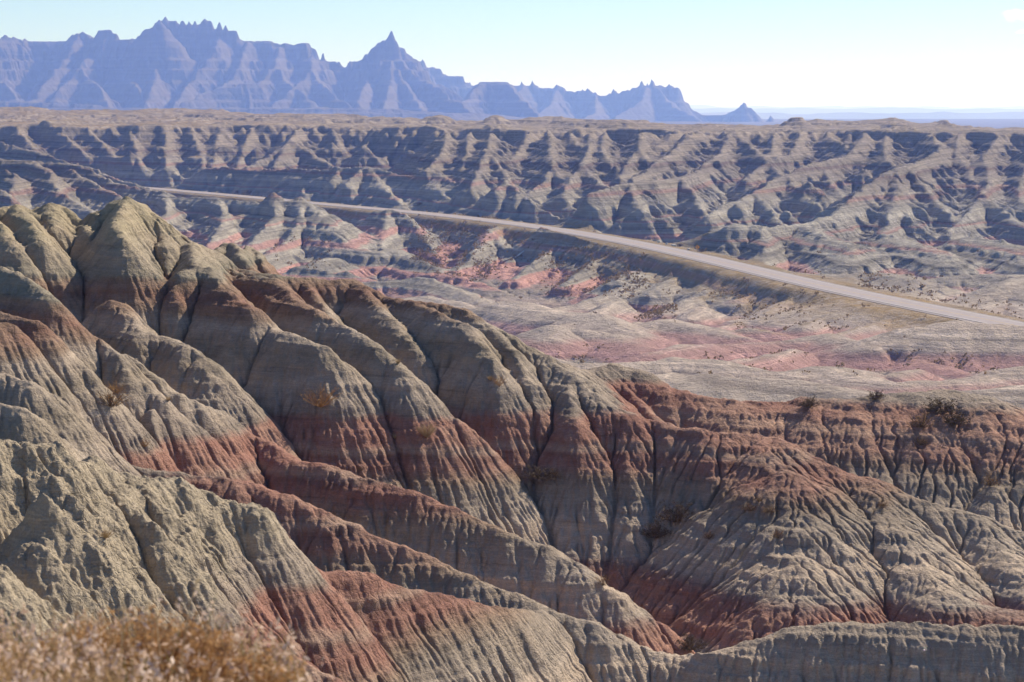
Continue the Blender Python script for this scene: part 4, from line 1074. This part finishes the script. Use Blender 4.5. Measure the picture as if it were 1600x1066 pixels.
for i, (px, py, h, lb) in enumerate([(390, 303, 6, 'dark bush mound on the far verge where the road passes behind the grey hill'), (372, 302, 4, 'smaller dark bush left of the bush mound on the far road verge'), (655, 319, 4, 'round dark bush beyond the road, above the white-topped hill'), (1062, 384, 4, 'dark green bush between the boulders and the warning sign'), (1097, 393, 4, 'dark low bush at the foot of the warning sign')]):
    bush('dark_shrub', px, py, h, lb, 'bushes on the road verges', 2.2, (MX, MY, MZ))

# ------------------------------------------------------------------ grassy ledge under the camera
def ledge_z(x, y):
    z = -1.66 - 0.088 * y - 0.05 * x + .05 * noise(x / .8, y / .8, 3) + .02 * noise(x / .2, y / .2, 5)
    lip = 9.2 + .5 * noise(x / 1.3, x * 0, 7)
    z = z - 1.35 * np.maximum(0, y - lip) - .6 * np.maximum(0, y - lip - .5)
    z = z - 1.1 * np.maximum(0, x + .35) * sstep(2.5, 6.5, y)
    return np.maximum(z, -17.5)
gx, gy = np.meshgrid(np.linspace(-22, 18, 401), np.linspace(-8, 30, 381))
gx = gx.astype(np.float32); gy = gy.astype(np.float32)
t = NT('dusty ledge soil'); mt = t.bsdf(t.ramp(t.noise(t.pos(), 4, 6, .7), [(.3, (.17, .13, .085)), (.7, (.30, .24, .16))]), .95, t.noise(t.pos(), 20, 5, .7), .03, .8)
lg = grid_mesh('grassy_ledge', gx, gy, ledge_z(gx, gy).astype(np.float32), mt); tag(lg, kind='structure')

def grass():
    rg = random.Random(9)
    def zz(x, y): return float(ledge_z(np.float32([[x]]), np.float32([[y]]))[0, 0])
    N = 9000
    xs = np.array([rg.uniform(-3.4, -.35) for _ in range(N)], np.float32); ys = np.array([rg.uniform(6.0, 9.3) for _ in range(N)], np.float32)
    zs = ledge_z(xs[None, :], ys[None, :])[0]
    bl = MB(); hd = MB(); gr = MB()
    for x, y, z in zip(xs.tolist(), ys.tolist(), zs.tolist()):
        edge = (x + 1.05) / .3
        if x > -1.05 and rg.random() < edge: continue
        h = rg.uniform(.15, .34) * (1 - .5 * max(0, min(1, (x + 1.4) / .9)))
        a = rg.uniform(0, 6.28); l = rg.uniform(.02, .16)
        p1 = (x + l * .4 * math.cos(a), y + l * .4 * math.sin(a), z + h * .6); p2 = (x + l * math.cos(a), y + l * math.sin(a), z + h)
        tgt = gr if rg.random() < .10 else bl
        tgt.tube([(x, y, z - .02), p1, p2], .0028, .0012)
        if rg.random() < .55:
            for q in range(rg.randint(2, 4)):
                hd.leaf((p2[0] + rg.gauss(0, .008), p2[1] + rg.gauss(0, .008), p2[2] - q * .016), .011 * rg.uniform(.6, 1.4), rg, 1.5)
    o = bl.build('dry_grass', plain_mat('straw', [(.3, (.48, .32, .16)), (.7, (.66, .49, .28))], 9, trans=.35)); tag(o, kind='stuff')
    o = hd.build('grass_seed_heads', plain_mat('pale seed fluff', [(.3, (.62, .42, .28)), (.7, (.82, .66, .54))], 9, .5, trans=.35)); tag(o, kind='stuff')
    o = gr.build('green_grass_blades', plain_mat('olive blades', [(.3, (.18, .19, .06)), (.7, (.28, .27, .09))], 9, trans=.3)); tag(o, kind='stuff')
grass()
def ledge_bush(px, py, Y, h, label, seed, nb=90):
    x = (px - 800) / FPX * Y; z = float(ledge_z(np.float32([[x]]), np.float32([[Y]]))[0, 0])
    top = (HOR - py) / FPX * Y
    h = top - z
    o = make_bush('rusty_bush', seed, M_RUST, M_RUST, nb, 1.25, 12, .020, fine=3)
    o.location = (x, Y, z); o.scale = (h * 1.25, h * 1.25, h)
    tag(o, label, 'bush', 'rusty bushes in the foreground grass')
ledge_bush(225, 984, 8.6, .5, 'larger rusty orange bush in the blurred foreground grass, lower left', 21)
ledge_bush(325, 1018, 8.3, .4, 'smaller brown-orange bush at the right end of the foreground grass', 22)
ledge_bush(120, 992, 8.8, .4, 'pale rusty bush at the left of the foreground grass', 23, 60)
def stalk(label, pts, r, seed):
    m = MB(); m.tube(pts, r * .5, r * .25, 5); rg = random.Random(seed)
    o = m.build('dry_stalk', M_PALE); x, y, z = pts[-1]
    h = MB()
    for q in range(7): h.leaf((x + rg.gauss(0, .006), y + rg.gauss(0, .006), z - q * .008), .010, rg, 1.4)
    h.build('seed_head', M_PALE, o); tag(o, label, 'stalk', 'dry stalks above the foreground grass')
def PW(px, py, Y): return tuple(W(px, py, Y))
stalk('curled pale stalk rising left of the foreground grass', [PW(105, 1050, 8.5), PW(95, 985, 8.5), PW(72, 968, 8.5), PW(67, 955, 8.5)], .008, 1)
stalk('pale hooked stalk beside the curled one in the foreground grass', [PW(100, 1050, 8.4), PW(106, 975, 8.4), (PW(110, 950, 8.4)), PW(121, 956, 8.4)], .007, 2)
stalk('tall thin straight stalk leaning right over the foreground grass', [PW(270, 1060, 8.0), PW(286, 960, 8.0), PW(300, 915, 8.0)], .0045, 3)
stalk('short pale stalk at the centre of the foreground grass', [PW(175, 1050, 8.3), PW(182, 965, 8.3), PW(180, 945, 8.3)], .007, 4)
stalk('thin bent stalk pointing up left over the foreground grass', [PW(240, 1050, 8.2), PW(233, 965, 8.2), PW(219, 950, 8.2)], .006, 5)
stalk('lone thin stalk at the right end of the foreground grass', [PW(386, 1090, 8.0), PW(388, 1045, 8.0), PW(391, 1018, 8.0)], .006, 6)

# ------------------------------------------------------------------ haze
def haze():
    import bmesh
    me = bpy.data.meshes.new('haze'); bm = bmesh.new(); bmesh.ops.create_cube(bm, size=1.0)
    for v in bm.verts:
        v.co.x *= 60000; v.co.y = v.co.y * 46000 + 21000; v.co.z = -140 if v.co.z < 0 else 260
    bm.to_mesh(me); bm.free()
    o = bpy.data.objects.new('haze', me); COL.objects.link(o)
    m = bpy.data.materials.new('blue haze'); m.use_nodes = True; n = m.node_tree.nodes; n.clear()
    v = n.new('ShaderNodeVolumePrincipled'); ou = n.new('ShaderNodeOutputMaterial')
    v.inputs['Color'].default_value = (.25, .39, 1.0, 1); v.inputs['Density'].default_value = 1.5e-4
    v.inputs['Absorption Color'].default_value = (1, 1, 1, 1)
    v.inputs['Anisotropy'].default_value = 0.3
    m.node_tree.links.new(v.outputs[0], ou.inputs['Volume'])
    me.materials.append(m); tag(o, kind='stuff')
    return o
haze()
print('script', round(time.time() - T0, 1))
